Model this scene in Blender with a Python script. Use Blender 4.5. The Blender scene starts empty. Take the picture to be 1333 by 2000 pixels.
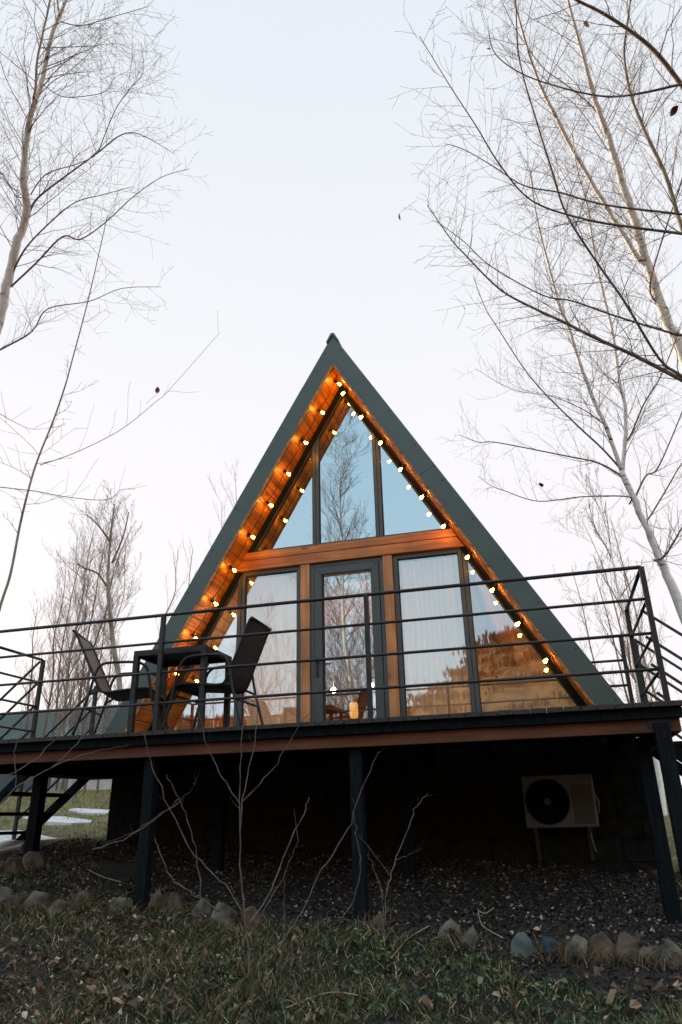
import bpy, math, random
import numpy as np
from mathutils import Vector, Matrix
random.seed(7); rng = np.random.default_rng(11)
S = bpy.context.scene
# ------------------------------------------------------------------ camera
F_PX, PITCH, YAW, ROLL = 1398.35, math.radians(23.129), math.radians(15.083), math.radians(-1.392)
CAM = Vector((2.111, -8.069, -0.704))
FW = Vector((-math.sin(YAW)*math.cos(PITCH), math.cos(YAW)*math.cos(PITCH), math.sin(PITCH)))
_rt = Vector((math.cos(YAW), math.sin(YAW), 0)); _up = _rt.cross(FW)
RT = _rt*math.cos(ROLL)+_up*math.sin(ROLL); UP = -_rt*math.sin(ROLL)+_up*math.cos(ROLL)
cd = bpy.data.cameras.new('camera'); cam = bpy.data.objects.new('camera', cd); S.collection.objects.link(cam)
cam.matrix_world = Matrix(((RT.x, UP.x, -FW.x, CAM.x), (RT.y, UP.y, -FW.y, CAM.y), (RT.z, UP.z, -FW.z, CAM.z), (0, 0, 0, 1)))
cd.sensor_fit = 'HORIZONTAL'; cd.sensor_width = 24; cd.lens = F_PX/1333*24
cd.clip_start = .05; cd.clip_end = 2000
cd.dof.use_dof = True; cd.dof.focus_distance = 8.6; cd.dof.aperture_fstop = 3.2
S.camera = cam
S.render.resolution_x, S.render.resolution_y = 682, 1024
# ------------------------------------------------------------------ light
SUN_EL, SUN_AZ = math.radians(7.5), (-.80, .60)      # low sun, behind and left of the cabin
W = bpy.data.worlds.new('World'); S.world = W; W.use_nodes = True
nt = W.node_tree; nt.nodes.clear(); N = nt.nodes.new; L = nt.links.new
out = N('ShaderNodeOutputWorld'); bg = N('ShaderNodeBackground'); bg2 = N('ShaderNodeBackground'); mixs = N('ShaderNodeMixShader')
sky = N('ShaderNodeTexSky'); sky.sky_type = 'NISHITA'; sky.sun_disc = False; sky.sun_elevation = SUN_EL
sky.sun_rotation = math.atan2(SUN_AZ[0], SUN_AZ[1]); sky.dust_density = 2.0
tc = N('ShaderNodeTexCoord'); sep = N('ShaderNodeSeparateXYZ'); L(tc.outputs['Generated'], sep.inputs[0])
rampF = N('ShaderNodeValToRGB'); L(sep.outputs['Z'], rampF.inputs[0])
def ramp(r, stops):
    e = r.color_ramp.elements
    while len(e) < len(stops): e.new(.5)
    for k, (p, c) in zip(e, stops): k.position = p; k.color = (*c, 1) if len(c) == 3 else c
ramp(rampF, [(0, (.89, .82, .83)), (.20, (.88, .84, .865)), (.5, (.84, .83, .86)), (.72, (.77, .795, .835)), (.95, (.68, .74, .81))])
rampB = N('ShaderNodeValToRGB'); L(sep.outputs['Z'], rampB.inputs[0])
ramp(rampB, [(0, (.95, .88, .86)), (.18, (.93, .94, .96)), (.45, (.72, .85, .94)), (.9, (.66, .80, .92))])
mr = N('ShaderNodeMapRange'); mr.interpolation_type = 'SMOOTHSTEP'; L(sep.outputs['Y'], mr.inputs[0])
mr.inputs[1].default_value = -.35; mr.inputs[2].default_value = .45
mx = N('ShaderNodeMixRGB'); L(mr.outputs[0], mx.inputs[0]); gn = N('ShaderNodeVectorMath'); gn.operation = 'SCALE'; gn.inputs['Scale'].default_value = 1.35; L(rampB.outputs[0], gn.inputs[0]); L(gn.outputs[0], mx.inputs[1]); L(rampF.outputs[0], mx.inputs[2])
L(mx.outputs[0], bg.inputs[0]); bg.inputs[1].default_value = 1.0
L(sky.outputs[0], bg2.inputs[0]); bg2.inputs[1].default_value = .10
mixs.inputs[0].default_value = .06
L(bg.outputs[0], mixs.inputs[1]); L(bg2.outputs[0], mixs.inputs[2]); L(mixs.outputs[0], out.inputs[0])
sd = bpy.data.lights.new('sun', 'SUN'); sun = bpy.data.objects.new('sun', sd); S.collection.objects.link(sun)
sd.energy = 4.5; sd.angle = math.radians(.5); sd.color = (1, .72, .45)
sun.rotation_euler = Vector((SUN_AZ[0]*math.cos(SUN_EL), SUN_AZ[1]*math.cos(SUN_EL), math.sin(SUN_EL))).to_track_quat('Z', 'Y').to_euler()
S.view_settings.view_transform = 'Standard'; S.view_settings.look = 'None'; S.view_settings.exposure = 0.26; S.view_settings.gamma = 1
S.cycles.max_bounces = 8; S.cycles.transparent_max_bounces = 12
# ------------------------------------------------------------------ helpers
def at(px, py, r):
    d = FW*F_PX + RT*(px-666.5) - UP*(py-1000)
    return CAM + d.normalized()*r
def g(x, y):                                           # ground height
    x = np.asarray(x, float); y = np.asarray(y, float)
    z = np.interp(y, [-30, -12, -8, -5, -3.7, -2.35, -1.2, 0, 14, 40, 120], [-3.4, -2.75, -2.3, -1.92, -1.70, -1.40, -1.22, -1.08, -.05, .9, 2.0])
    s = np.interp(y, [-4, -1.5, 0, 3, 14], [.0, -.03, -.055, -.055, -.03])
    z = z + s*np.clip(x, -12, 12)
    w = np.clip(1-np.abs(y)/30, 0, 1)
    z = z + w*(.018*np.sin(1.9*x+.7*y)+.014*np.sin(3.7*x-2.3*y+1)+.008*np.sin(7.1*x+5.3*y))
    return z
def hit(px, py):
    d = (FW*F_PX + RT*(px-666.5) - UP*(py-1000)).normalized(); t = 1.0
    while t < 60:
        p = CAM+d*t
        if p.z < float(g(p.x, p.y)): return p
        t += .03
    return CAM+d*20
def tag(o, label=None, cat=None, group=None, kind=None):
    if label: o['label'] = label
    if cat: o['category'] = cat
    if group: o['group'] = group
    if kind: o['kind'] = kind
    return o
def empty(name, loc, label, cat, group=None, rz=0):
    o = bpy.data.objects.new(name, None); S.collection.objects.link(o); o.location = loc; o.rotation_euler.z = rz
    return tag(o, label, cat, group)
class MB:
    def __init__(s): s.v = []; s.f = []; s.sm = []
    def add(s, vs, fs, smooth=False):
        b = len(s.v); s.v += [tuple(q) for q in vs]; s.f += [[b+i for i in q] for q in fs]; s.sm += [smooth]*len(fs)
    def box(s, lo, hi, bev=0):
        x0, y0, z0 = lo; x1, y1, z1 = hi
        s.add([(x0,y0,z0),(x1,y0,z0),(x1,y1,z0),(x0,y1,z0),(x0,y0,z1),(x1,y0,z1),(x1,y1,z1),(x0,y1,z1)],
              [(0,3,2,1),(4,5,6,7),(0,1,5,4),(1,2,6,5),(2,3,7,6),(3,0,4,7)])
    def beam(s, a, b, w, h, up=(0,0,1)):
        a = Vector(a); b = Vector(b); d = (b-a).normalized(); u = Vector(up)
        if abs(d.dot(u)) > .99: u = Vector((0,1,0))
        r = d.cross(u).normalized()*(w/2); u = r.cross(d).normalized()*(h/2)
        vs = [a-r-u, a+r-u, a+r+u, a-r+u, b-r-u, b+r-u, b+r+u, b-r+u]
        s.add(vs, [(0,1,2,3),(7,6,5,4),(0,4,5,1),(1,5,6,2),(2,6,7,3),(3,7,4,0)])
    def prism(s, poly, y0, y1):                        # polygon in xz, extruded in y
        n = len(poly); a = sum(poly[i][0]*poly[(i+1)%n][1]-poly[(i+1)%n][0]*poly[i][1] for i in range(n))
        if a < 0: poly = poly[::-1]
        s.add([(x,y0,z) for x,z in poly]+[(x,y1,z) for x,z in poly],
              [list(range(n)), list(range(2*n-1,n-1,-1))]+[(i,i+n,(i+1)%n+n,(i+1)%n) for i in range(n)])
    def ring(s, po, pi, y0, y1):
        n = len(po)
        for i in range(n):
            j = (i+1)%n; s.prism([po[i], po[j], pi[j], pi[i]], y0, y1)
    def tube(s, pts, rad, n=8, smooth=True, cap=True):
        pts = [Vector(p) for p in pts]
        if not hasattr(rad, '__len__'): rad = [rad]*len(pts)
        vs = []; ref = None
        for i, p in enumerate(pts):
            d = (pts[min(i+1,len(pts)-1)]-pts[max(i-1,0)])
            d = d.normalized() if d.length > 1e-9 else Vector((0,0,1))
            if ref is None: ref = Vector((0,0,1)) if abs(d.z) < .9 else Vector((1,0,0))
            u = (ref-d*ref.dot(d)).normalized(); ref = u; v = d.cross(u)
            for k in range(n):
                a = 2*math.pi*k/n; vs.append(p+(u*math.cos(a)+v*math.sin(a))*rad[i])
        fs = [(i*n+k, i*n+(k+1)%n, (i+1)*n+(k+1)%n, (i+1)*n+k) for i in range(len(pts)-1) for k in range(n)]
        if cap: fs += [list(range(n-1,-1,-1)), [(len(pts)-1)*n+k for k in range(n)]]
        s.add(vs, fs, smooth)
    def sphere(s, c, r, nu=12, nv=8, sc=(1,1,1)):
        vs = [(c[0], c[1], c[2]-r*sc[2])]
        for j in range(1, nv):
            t = math.pi*j/nv
            for i in range(nu):
                a = 2*math.pi*i/nu
                vs.append((c[0]+r*sc[0]*math.sin(t)*math.cos(a), c[1]+r*sc[1]*math.sin(t)*math.sin(a), c[2]-r*sc[2]*math.cos(t)))
        vs.append((c[0], c[1], c[2]+r*sc[2])); m = len(vs)-1
        fs = [(0, 1+(i+1)%nu, 1+i) for i in range(nu)]+[(m, 1+(nv-2)*nu+i, 1+(nv-2)*nu+(i+1)%nu) for i in range(nu)]
        fs += [(1+j*nu+i, 1+j*nu+(i+1)%nu, 1+(j+1)*nu+(i+1)%nu, 1+(j+1)*nu+i) for j in range(nv-2) for i in range(nu)]
        s.add(vs, fs, True)
    def build(s, name, mat, parent=None, bevel=0):
        me = bpy.data.meshes.new(name); me.from_pydata(s.v, [], s.f); me.update()
        me.polygons.foreach_set('use_smooth', s.sm)
        o = bpy.data.objects.new(name, me); S.collection.objects.link(o)
        if mat: me.materials.append(mat)
        if parent: o.parent = parent
        if bevel:
            m = o.modifiers.new('b', 'BEVEL'); m.width = bevel; m.segments = 2; m.limit_method = 'ANGLE'
        return o
def rawmesh(name, V, Fc, mat, parent=None, smooth=False):     # numpy verts + quad/tri array
    me = bpy.data.meshes.new(name); V = np.asarray(V, np.float32); Fc = np.asarray(Fc, np.int32); k = Fc.shape[1]
    me.vertices.add(len(V)); me.vertices.foreach_set('co', V.ravel())
    me.loops.add(Fc.size); me.loops.foreach_set('vertex_index', Fc.ravel())
    me.polygons.add(len(Fc)); me.polygons.foreach_set('loop_start', np.arange(0, Fc.size, k, dtype=np.int32))
    me.polygons.foreach_set('loop_total', np.full(len(Fc), k, np.int32))
    me.polygons.foreach_set('use_smooth', np.full(len(Fc), smooth)); me.update(); me.validate()
    o = bpy.data.objects.new(name, me); S.collection.objects.link(o); me.materials.append(mat)
    if parent: o.parent = parent
    return o
# ------------------------------------------------------------------ materials
def mat(name, col, rough=.6, metal=0, c2=None, scale=8, stretch=(1,1,1), detail=6, bump=0, bscale=None, lo=.35, hi=.65, spec=.5, extra=None, island=None, trans=0):
    m = bpy.data.materials.new(name); m.use_nodes = True; t = m.node_tree; b = t.nodes['Principled BSDF']
    b.inputs['Base Color'].default_value = (*col, 1); b.inputs['Roughness'].default_value = rough; b.inputs['Metallic'].default_value = metal
    b.inputs['Specular IOR Level'].default_value = spec
    n = t.nodes.new; l = t.links.new
    co = n('ShaderNodeTexCoord'); mp = n('ShaderNodeMapping'); mp.inputs['Scale'].default_value = stretch; l(co.outputs['Object'], mp.inputs[0])
    last = None
    if c2:
        no = n('ShaderNodeTexNoise'); no.inputs['Scale'].default_value = scale; no.inputs['Detail'].default_value = detail; l(mp.outputs[0], no.inputs['Vector'])
        r = n('ShaderNodeValToRGB'); ramp(r, [(lo, col), (hi, c2)]); l(no.outputs[0], r.inputs[0]); last = r.outputs[0]
    if island:
        ge = n('ShaderNodeNewGeometry'); r = n('ShaderNodeValToRGB'); ramp(r, island); l(ge.outputs['Random Per Island'], r.inputs[0])
        if last:
            q = n('ShaderNodeMixRGB'); q.inputs[0].default_value = .5; l(last, q.inputs[1]); l(r.outputs[0], q.inputs[2]); last = q.outputs[0]
        else: last = r.outputs[0]
    if last: l(last, b.inputs['Base Color'])
    if bump:
        no = n('ShaderNodeTexNoise'); no.inputs['Scale'].default_value = bscale or scale; no.inputs['Detail'].default_value = 5; l(mp.outputs[0], no.inputs['Vector'])
        bu = n('ShaderNodeBump'); bu.inputs['Strength'].default_value = bump; bu.inputs['Distance'].default_value = .02; l(no.outputs[0], bu.inputs['Height']); l(bu.outputs[0], b.inputs['Normal'])
    if trans: b.inputs['Transmission Weight'].default_value = trans
    return m
def wood(name, dark, light, axis, plank=None, rough=.45, knots=True):
    """stained boards: grain stretched along axis; plank = (direction vector, spacing) draws the joints"""
    m = bpy.data.materials.new(name); m.use_nodes = True; t = m.node_tree; b = t.nodes['Principled BSDF']; n = t.nodes.new; l = t.links.new
    co = n('ShaderNodeTexCoord'); mp = n('ShaderNodeMapping'); sc = [26, 26, 26]; sc['xyz'.index(axis)] = 1.6
    mp.inputs['Scale'].default_value = sc; l(co.outputs['Object'], mp.inputs[0])
    no = n('ShaderNodeTexNoise'); no.inputs['Scale'].default_value = 1; no.inputs['Detail'].default_value = 6; no.inputs['Distortion'].default_value = .6; l(mp.outputs[0], no.inputs['Vector'])
    r = n('ShaderNodeValToRGB'); ramp(r, [(.3, dark), (.7, light)]); l(no.outputs[0], r.inputs[0]); col = r.outputs[0]
    n2 = n('ShaderNodeTexNoise'); n2.inputs['Scale'].default_value = 2.2; l(co.outputs['Object'], n2.inputs['Vector'])
    r2 = n('ShaderNodeValToRGB'); ramp(r2, [(.3, (.62,.62,.62)), (.7, (1.15,1.1,1.1))]); l(n2.outputs[0], r2.inputs[0])
    q = n('ShaderNodeMixRGB'); q.blend_type = 'MULTIPLY'; q.inputs[0].default_value = 1; l(col, q.inputs[1]); l(r2.outputs[0], q.inputs[2]); col = q.outputs[0]
    if knots:
        mk = n('ShaderNodeMapping'); s3 = [4.5]*3; s3['xyz'.index(axis)] = 2.0; mk.inputs['Scale'].default_value = s3; l(co.outputs['Object'], mk.inputs[0])
        vo = n('ShaderNodeTexVoronoi'); vo.inputs['Scale'].default_value = 1; l(mk.outputs[0], vo.inputs['Vector'])
        rk = n('ShaderNodeValToRGB'); ramp(rk, [(.03, (.28,.2,.16)), (.13, (1,1,1))]); l(vo.outputs['Distance'], rk.inputs[0])
        q = n('ShaderNodeMixRGB'); q.blend_type = 'MULTIPLY'; q.inputs[0].default_value = .9; l(col, q.inputs[1]); l(rk.outputs[0], q.inputs[2]); col = q.outputs[0]
    if plank:
        dv, sp = plank
        dp = n('ShaderNodeVectorMath'); dp.operation = 'DOT_PRODUCT'; dp.inputs[1].default_value = Vector(dv)/sp; l(co.outputs['Object'], dp.inputs[0])
        fl = n('ShaderNodeMath'); fl.operation = 'FLOOR'; l(dp.outputs['Value'], fl.inputs[0])
        wn = n('ShaderNodeTexWhiteNoise'); wn.noise_dimensions = '1D'; l(fl.outputs[0], wn.inputs['W'])
        rr = n('ShaderNodeMapRange'); rr.inputs[3].default_value = .62; rr.inputs[4].default_value = 1.12; l(wn.outputs['Value'], rr.inputs[0])
        q = n('ShaderNodeMixRGB'); q.blend_type = 'MULTIPLY'; q.inputs[0].default_value = 1; l(col, q.inputs[1]); l(rr.outputs[0], q.inputs[2]); col = q.outputs[0]
        fr = n('ShaderNodeMath'); fr.operation = 'FRACT'; l(dp.outputs['Value'], fr.inputs[0])
        pp = n('ShaderNodeMath'); pp.operation = 'PINGPONG'; pp.inputs[1].default_value = .5; l(fr.outputs[0], pp.inputs[0])
        rg = n('ShaderNodeMapRange'); rg.inputs[1].default_value = .018; rg.inputs[2].default_value = .045; l(pp.outputs[0], rg.inputs[0])
        q = n('ShaderNodeMixRGB'); q.inputs[1].default_value = (.09,.028,.006,1); l(rg.outputs[0], q.inputs[0]); l(col, q.inputs[2]); col = q.outputs[0]
        bu = n('ShaderNodeBump'); bu.inputs['Distance'].default_value = .01; bu.inputs['Strength'].default_value = .6; l(rg.outputs[0], bu.inputs['Height']); l(bu.outputs[0], b.inputs['Normal'])
    l(col, b.inputs['Base Color']); b.inputs['Roughness'].default_value = rough; return m
SL, HI, HO, OV = .572, 4.757, 5.261, .453               # roof slope (x per z), inner / outer apex heights, overhang
cl = math.hypot(1, SL)
M = {}
M['soffit_l'] = wood('stained_soffit_boards', (.26,.068,.006), (.74,.29,.03), 'y', ((SL/cl, 0, 1/cl), .15))
M['soffit_r'] = wood('stained_soffit_boards_r', (.26,.068,.006), (.74,.29,.03), 'y', ((-SL/cl, 0, 1/cl), .15))
M['beam'] = wood('stained_beam', (.32,.10,.014), (.62,.24,.038), 'x')
M['post'] = wood('stained_post', (.33,.14,.04), (.58,.28,.095), 'z')
M['deckbeam'] = wood('dark_stained_beam', (.075,.026,.010), (.15,.055,.022), 'x', rough=.75)
M['deckboards'] = mat('deck_boards', (.012,.012,.013), .7, c2=(.035,.032,.03), scale=5, stretch=(12,1,12), bump=.3)
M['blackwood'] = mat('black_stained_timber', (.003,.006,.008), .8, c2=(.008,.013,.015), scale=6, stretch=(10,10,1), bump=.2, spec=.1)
M['sheet'] = mat('green_grey_sheet_metal', (.040,.072,.067), .42, c2=(.051,.086,.080), scale=2.5, bump=.05, bscale=1.2, spec=.5)
M['frame'] = mat('anthracite_frame', (.034,.052,.056), .4, c2=(.044,.064,.068), scale=4)
M['steel'] = mat('dark_painted_steel', (.010,.013,.015), .45, c2=(.018,.022,.024), scale=14, bump=.1, spec=.35)
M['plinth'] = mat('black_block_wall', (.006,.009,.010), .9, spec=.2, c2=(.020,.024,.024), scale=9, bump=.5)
M['sling'] = mat('dark_mesh_fabric', (.010,.013,.015), .6, c2=(.017,.020,.022), scale=120, bump=.2, bscale=200)
M['slingskylit'] = mat('sky_lit_mesh_fabric', (.06,.068,.066), .6, c2=(.085,.094,.09), scale=90, bump=.2, bscale=200)  # left chair's fabric, lightened to put sky light into its colour
M['rubber'] = mat('black_rubber', (.008,.008,.008), .6)
M['acwhite'] = mat('aged_white_enamel', (.08,.105,.108), .5, c2=(.12,.14,.14), scale=5)
M['acgrey'] = mat('dull_grey_plastic', (.055,.07,.07), .6)
M['acdark'] = mat('fan_grille_black', (.003,.004,.005), .7, spec=.1)
M['rock'] = mat('field_stone', (.045,.048,.035), .9, c2=(.20,.185,.155), scale=7, bump=1, bscale=16, lo=.36, hi=.66, spec=.2)
M['rockb'] = mat('blue_grey_stone', (.04,.065,.06), .9, c2=(.13,.165,.16), scale=7, bump=1, bscale=16, spec=.2)
M['rockd'] = mat('brown_stone', (.04,.035,.025), .9, c2=(.15,.11,.08), scale=7, bump=1, bscale=16, lo=.36, hi=.66, spec=.2)
M['bark'] = mat('brown_twig_bark', (.16,.115,.098), .8, c2=(.32,.23,.185), scale=6, bump=.3)
M['darkbark'] = mat('dark_limb_bark', (.11,.088,.076), .8, c2=(.23,.18,.145), scale=12, bump=.5)
M['greybark'] = mat('grey_olive_bark', (.24,.22,.17), .8, c2=(.46,.43,.35), scale=9, stretch=(1,1,.4), bump=.4)
M['dryleaf'] = mat('dry_leaf', (.16,.07,.03), .7, c2=(.30,.15,.06), scale=20)
M['slab'] = mat('pale_paving', (.55,.56,.58), .7, c2=(.68,.69,.70), scale=4)
M['curtain'] = mat('linen_curtain', (.80,.74,.63), .85, c2=(.84,.79,.69), scale=30, stretch=(1,1,.1))
M['blanket'] = mat('beige_blanket', (.52,.42,.30), .9, c2=(.58,.48,.36), scale=12, bump=.4)
M['pillow'] = mat('white_pillow', (.7,.66,.6), .9)
M['inwood'] = wood('interior_pine', (.28,.12,.04), (.50,.25,.09), 'y', ((0, 0, 1), .12))
M['ribroof'] = mat('green_ribbed_roofing', (.07,.12,.11), .4, c2=(.09,.15,.14), scale=3)
M['bluebase'] = mat('blue_grey_cladding', (.05,.075,.09), .6, c2=(.07,.1,.12), scale=4)
M['palewall'] = mat('pale_render', (.50,.49,.46), .8, c2=(.58,.57,.53), scale=3)
M['whitetrim'] = mat('white_trim', (.75,.77,.8), .5)
def birch_mat():
    m = mat('white_birch_bark', (.6,.58,.52), .75, bump=.25, bscale=20); t = m.node_tree; n = t.nodes.new; l = t.links.new; b = t.nodes['Principled BSDF']
    co = n('ShaderNodeTexCoord'); mp = n('ShaderNodeMapping'); mp.inputs['Scale'].default_value = (5, 5, 26); l(co.outputs['Object'], mp.inputs[0])
    no = n('ShaderNodeTexNoise'); no.inputs['Scale'].default_value = 1; no.inputs['Detail'].default_value = 3; l(mp.outputs[0], no.inputs['Vector'])
    r = n('ShaderNodeValToRGB'); ramp(r, [(.30, (.07,.06,.05)), (.33, (.40,.35,.28)), (.375, (.86,.85,.81)), (.75, (.95,.95,.93))]); l(no.outputs[0], r.inputs[0])
    n2 = n('ShaderNodeTexNoise'); n2.inputs['Scale'].default_value = 2.4; n2.inputs['Detail'].default_value = 4; l(co.outputs['Object'], n2.inputs['Vector'])
    r2 = n('ShaderNodeValToRGB'); ramp(r2, [(.28, (.5,.44,.36)), (.38, (1,1,1))]); l(n2.outputs[0], r2.inputs[0])
    q = n('ShaderNodeMixRGB'); q.blend_type = 'MULTIPLY'; q.inputs[0].default_value = .8; l(r.outputs[0], q.inputs[1]); l(r2.outputs[0], q.inputs[2]); l(q.outputs[0], b.inputs['Base Color'])
    return m
M['birch'] = birch_mat()
def glass_mat(name, fac, tint=(.52,.69,.77), clear=(.80,.84,.84)):
    m = bpy.data.materials.new(name); m.use_nodes = True; t = m.node_tree; t.nodes.clear(); n = t.nodes.new; l = t.links.new
    o = n('ShaderNodeOutputMaterial'); mx = n('ShaderNodeMixShader'); tr = n('ShaderNodeBsdfTransparent'); gl = n('ShaderNodeBsdfGlossy')
    tr.inputs[0].default_value = (*clear, 1); gl.inputs[0].default_value = (*tint, 1); gl.inputs['Roughness'].default_value = .0
    no = n('ShaderNodeTexNoise'); no.inputs['Scale'].default_value = 1.1; bu = n('ShaderNodeBump'); bu.inputs['Strength'].default_value = .02; bu.inputs['Distance'].default_value = .03
    co = n('ShaderNodeTexCoord'); l(co.outputs['Object'], no.inputs['Vector']); l(no.outputs[0], bu.inputs['Height']); l(bu.outputs[0], gl.inputs['Normal'])
    fr = n('ShaderNodeLayerWeight'); fr.inputs[0].default_value = .25; ma = n('ShaderNodeMath'); ma.operation = 'MULTIPLY_ADD'; ma.use_clamp = True
    l(fr.outputs['Fresnel'], ma.inputs[0]); ma.inputs[1].default_value = .8; ma.inputs[2].default_value = fac
    l(ma.outputs[0], mx.inputs[0]); l(tr.outputs[0], mx.inputs[1]); l(gl.outputs[0], mx.inputs[2]); l(mx.outputs[0], o.inputs[0]); return m
M['glass'] = glass_mat('coated_window_glass', .60)
M['clearglass'] = glass_mat('clear_window_glass', .42, clear=(.93,.95,.95))
def _tl():
    t = M['curtain'].node_tree; b = t.nodes['Principled BSDF']; tl = t.nodes.new('ShaderNodeBsdfTranslucent'); tl.inputs[0].default_value = (.75,.68,.58,1); mx = t.nodes.new('ShaderNodeMixShader'); mx.inputs[0].default_value = .5
    t.links.new(b.outputs[0], mx.inputs[1]); t.links.new(tl.outputs[0], mx.inputs[2]); t.links.new(mx.outputs[0], t.nodes['Material Output'].inputs[0])
_tl()
def emit(name, col, st):
    m = bpy.data.materials.new(name); m.use_nodes = True; b = m.node_tree.nodes['Principled BSDF']
    b.inputs['Base Color'].default_value = (*col, 1); b.inputs['Emission Color'].default_value = (*col, 1); b.inputs['Emission Strength'].default_value = st; return m
M['bulb'] = emit('glowing_bulb', (1, .36, .032), 120)
M['pendant'] = emit('pendant_glow', (1, .60, .30), 900)
M['lampglow'] = emit('warm_lamp_shade', (1, .45, .10), 1.8)
# ------------------------------------------------------------------ ground, hills
def ground_mat():
    m = mat('earth_and_turf', (.05,.045,.03), .95, bump=.9, bscale=26); t = m.node_tree; n = t.nodes.new; l = t.links.new; b = t.nodes['Principled BSDF']
    co = n('ShaderNodeTexCoord')
    def noise(s, stops, d=6):
        no = n('ShaderNodeTexNoise'); no.inputs['Scale'].default_value = s; no.inputs['Detail'].default_value = d; l(co.outputs['Object'], no.inputs['Vector'])
        r = n('ShaderNodeValToRGB'); ramp(r, stops); l(no.outputs[0], r.inputs[0]); return r.outputs[0]
    earth = noise(9, [(.3, (.004,.005,.004)), (.5, (.012,.011,.008)), (.75, (.035,.028,.020))], 9)
    turf = noise(3.5, [(.3, (.055,.060,.022)), (.5, (.14,.13,.055)), (.7, (.22,.18,.085))], 8)
    se = n('ShaderNodeSeparateXYZ'); l(co.outputs['Object'], se.inputs[0])
    no = n('ShaderNodeTexNoise'); no.inputs['Scale'].default_value = 1.5; l(co.outputs['Object'], no.inputs['Vector'])
    ad = n('ShaderNodeMath'); ad.operation = 'MULTIPLY_ADD'; ad.inputs[1].default_value = .8; l(no.outputs[0], ad.inputs[0]); l(se.outputs['Y'], ad.inputs[2])
    mr = n('ShaderNodeMapRange'); mr.inputs[1].default_value = .1; mr.inputs[2].default_value = 1.3; l(ad.outputs[0], mr.inputs[0])
    q = n('ShaderNodeMixRGB'); l(mr.outputs[0], q.inputs[0]); l(earth, q.inputs[1]); l(turf, q.inputs[2]); l(q.outputs[0], b.inputs['Base Color']); return m
def axis_pts(lo, flo, fhi, hi, fine, coarse):
    a = list(np.arange(flo, fhi, fine)); k = fhi
    st = fine
    while k < hi: a.append(k); st = min(st*1.35, coarse); k += st
    a.append(hi); k = flo; st = fine
    while k > lo: st = min(st*1.35, coarse); k -= st; a.append(max(k, lo))
    return np.unique(np.round(a, 4))
gx = axis_pts(-400, -7, 6, 400, .09, 25); gy = axis_pts(-400, -6.5, 6, 400, .09, 25)
X, Y = np.meshgrid(gx, gy); Z = g(X, Y); fine = (np.abs(X) < 8) & (np.abs(Y) < 8); Z = Z + fine*rng.normal(0, .006, X.shape)
nx, ny = len(gx), len(gy); idx = np.arange(nx*ny).reshape(ny, nx)
Fq = np.stack([idx[:-1,:-1], idx[:-1,1:], idx[1:,1:], idx[1:,:-1]], -1).reshape(-1, 4)
gr = rawmesh('ground', np.stack([X, Y, Z], -1).reshape(-1, 3), Fq, ground_mat(), smooth=True); tag(gr, kind='structure')
def ridge(name, azs, tops, r0, r1, col, col2, n=90, base=-3.5):
    V = []; m = 14
    for i in range(n):
        a = azs[0]+(azs[-1]-azs[0])*i/(n-1); tp = float(np.interp(a, azs, tops))
        tp += .25*math.sin(i*.7)+.15*math.sin(i*1.9+1)
        for j in range(m):
            u = j/(m-1); r = r0+(r1-r0)*u; h = base+(tp-base)*(math.sin(min(u/.8, 1)*math.pi/2)**1.3)-(max(0, u-.8)*10)
            h += .25*math.sin(j*1.3+i*.45)*u
            V.append((CAM.x+r*math.sin(a), CAM.y+r*math.cos(a), h))
    I = np.arange(n*m).reshape(n, m); Fc = np.stack([I[:-1,:-1], I[1:,:-1], I[1:,1:], I[:-1,1:]], -1).reshape(-1, 4)
    o = rawmesh(name, V, Fc, mat(name+'_scrub', col, .95, c2=col2, scale=.8, detail=10, bump=1, bscale=2), smooth=True); tag(o, kind='structure'); return np.array(V).reshape(n, m, 3)
dg = math.pi/180
# azimuth measured from +Y clockwise; behind the camera is 180
def el(d, e): return CAM.z+d*math.tan(e*dg)
hp = ridge('hill', [100*dg, 150*dg, 176*dg, 180*dg, 185*dg, 188*dg, 195*dg, 203*dg, 225*dg, 262*dg],
      [el(80, 15), el(80, 17.5), el(80, 16), el(80, 14.3), el(80, 13), el(80, 10.2), el(80, 7.0), el(80, 7.3), el(80, 7), el(80, 7)], 34, 84, (.24,.11,.034), (.50,.235,.08))
sun_block = ridge('hill', [285*dg, 300*dg, 313*dg], [el(60, 9.5), el(60, 9.8), el(60, 8.5)], 40, 66, (.07,.06,.04), (.14,.11,.07), n=40)  # unseen ridge added left of frame to block low sun from near ground
def bare_scrub(n, pts):                                 # far wood: upright bare sprays on the hill
    V = []; Fc = []
    for _ in range(n):
        i = random.randrange(pts.shape[0]); j = min(pts.shape[1]-3, int(pts.shape[1]*random.random()**.6)); p = pts[i, j]+rng.normal(0, .9, 3)*(1, 1, .1)
        h = random.uniform(.5, 1.1); k = random.randint(6, 9)
        for b in range(k):
            a = random.uniform(0, 6.28); sp = random.uniform(.05, .38); z0 = h*random.uniform(0, .45)
            d = np.array([math.cos(a)*sp, math.sin(a)*sp, 1])*(h-z0); c = p+(0, 0, z0); w = .045; q = len(V)
            s = np.array([math.cos(a+1.57)*w, math.sin(a+1.57)*w, 0]); s2 = np.array([math.cos(a)*w, math.sin(a)*w, 0])
            V += [c-s, c+s, c+d, c-s2, c+s2, c+d*.97]; Fc += [(q, q+1, q+2), (q+3, q+4, q+5)]
    return V, Fc
V, Fc = bare_scrub(34000, hp)
tag(rawmesh('woodland', V, Fc, mat('far_brown_twigs', (.20,.10,.045), .9, island=[(0, (.24,.115,.038)), (.6, (.38,.18,.062)), (1, (.50,.26,.11))])), kind='stuff')
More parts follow.
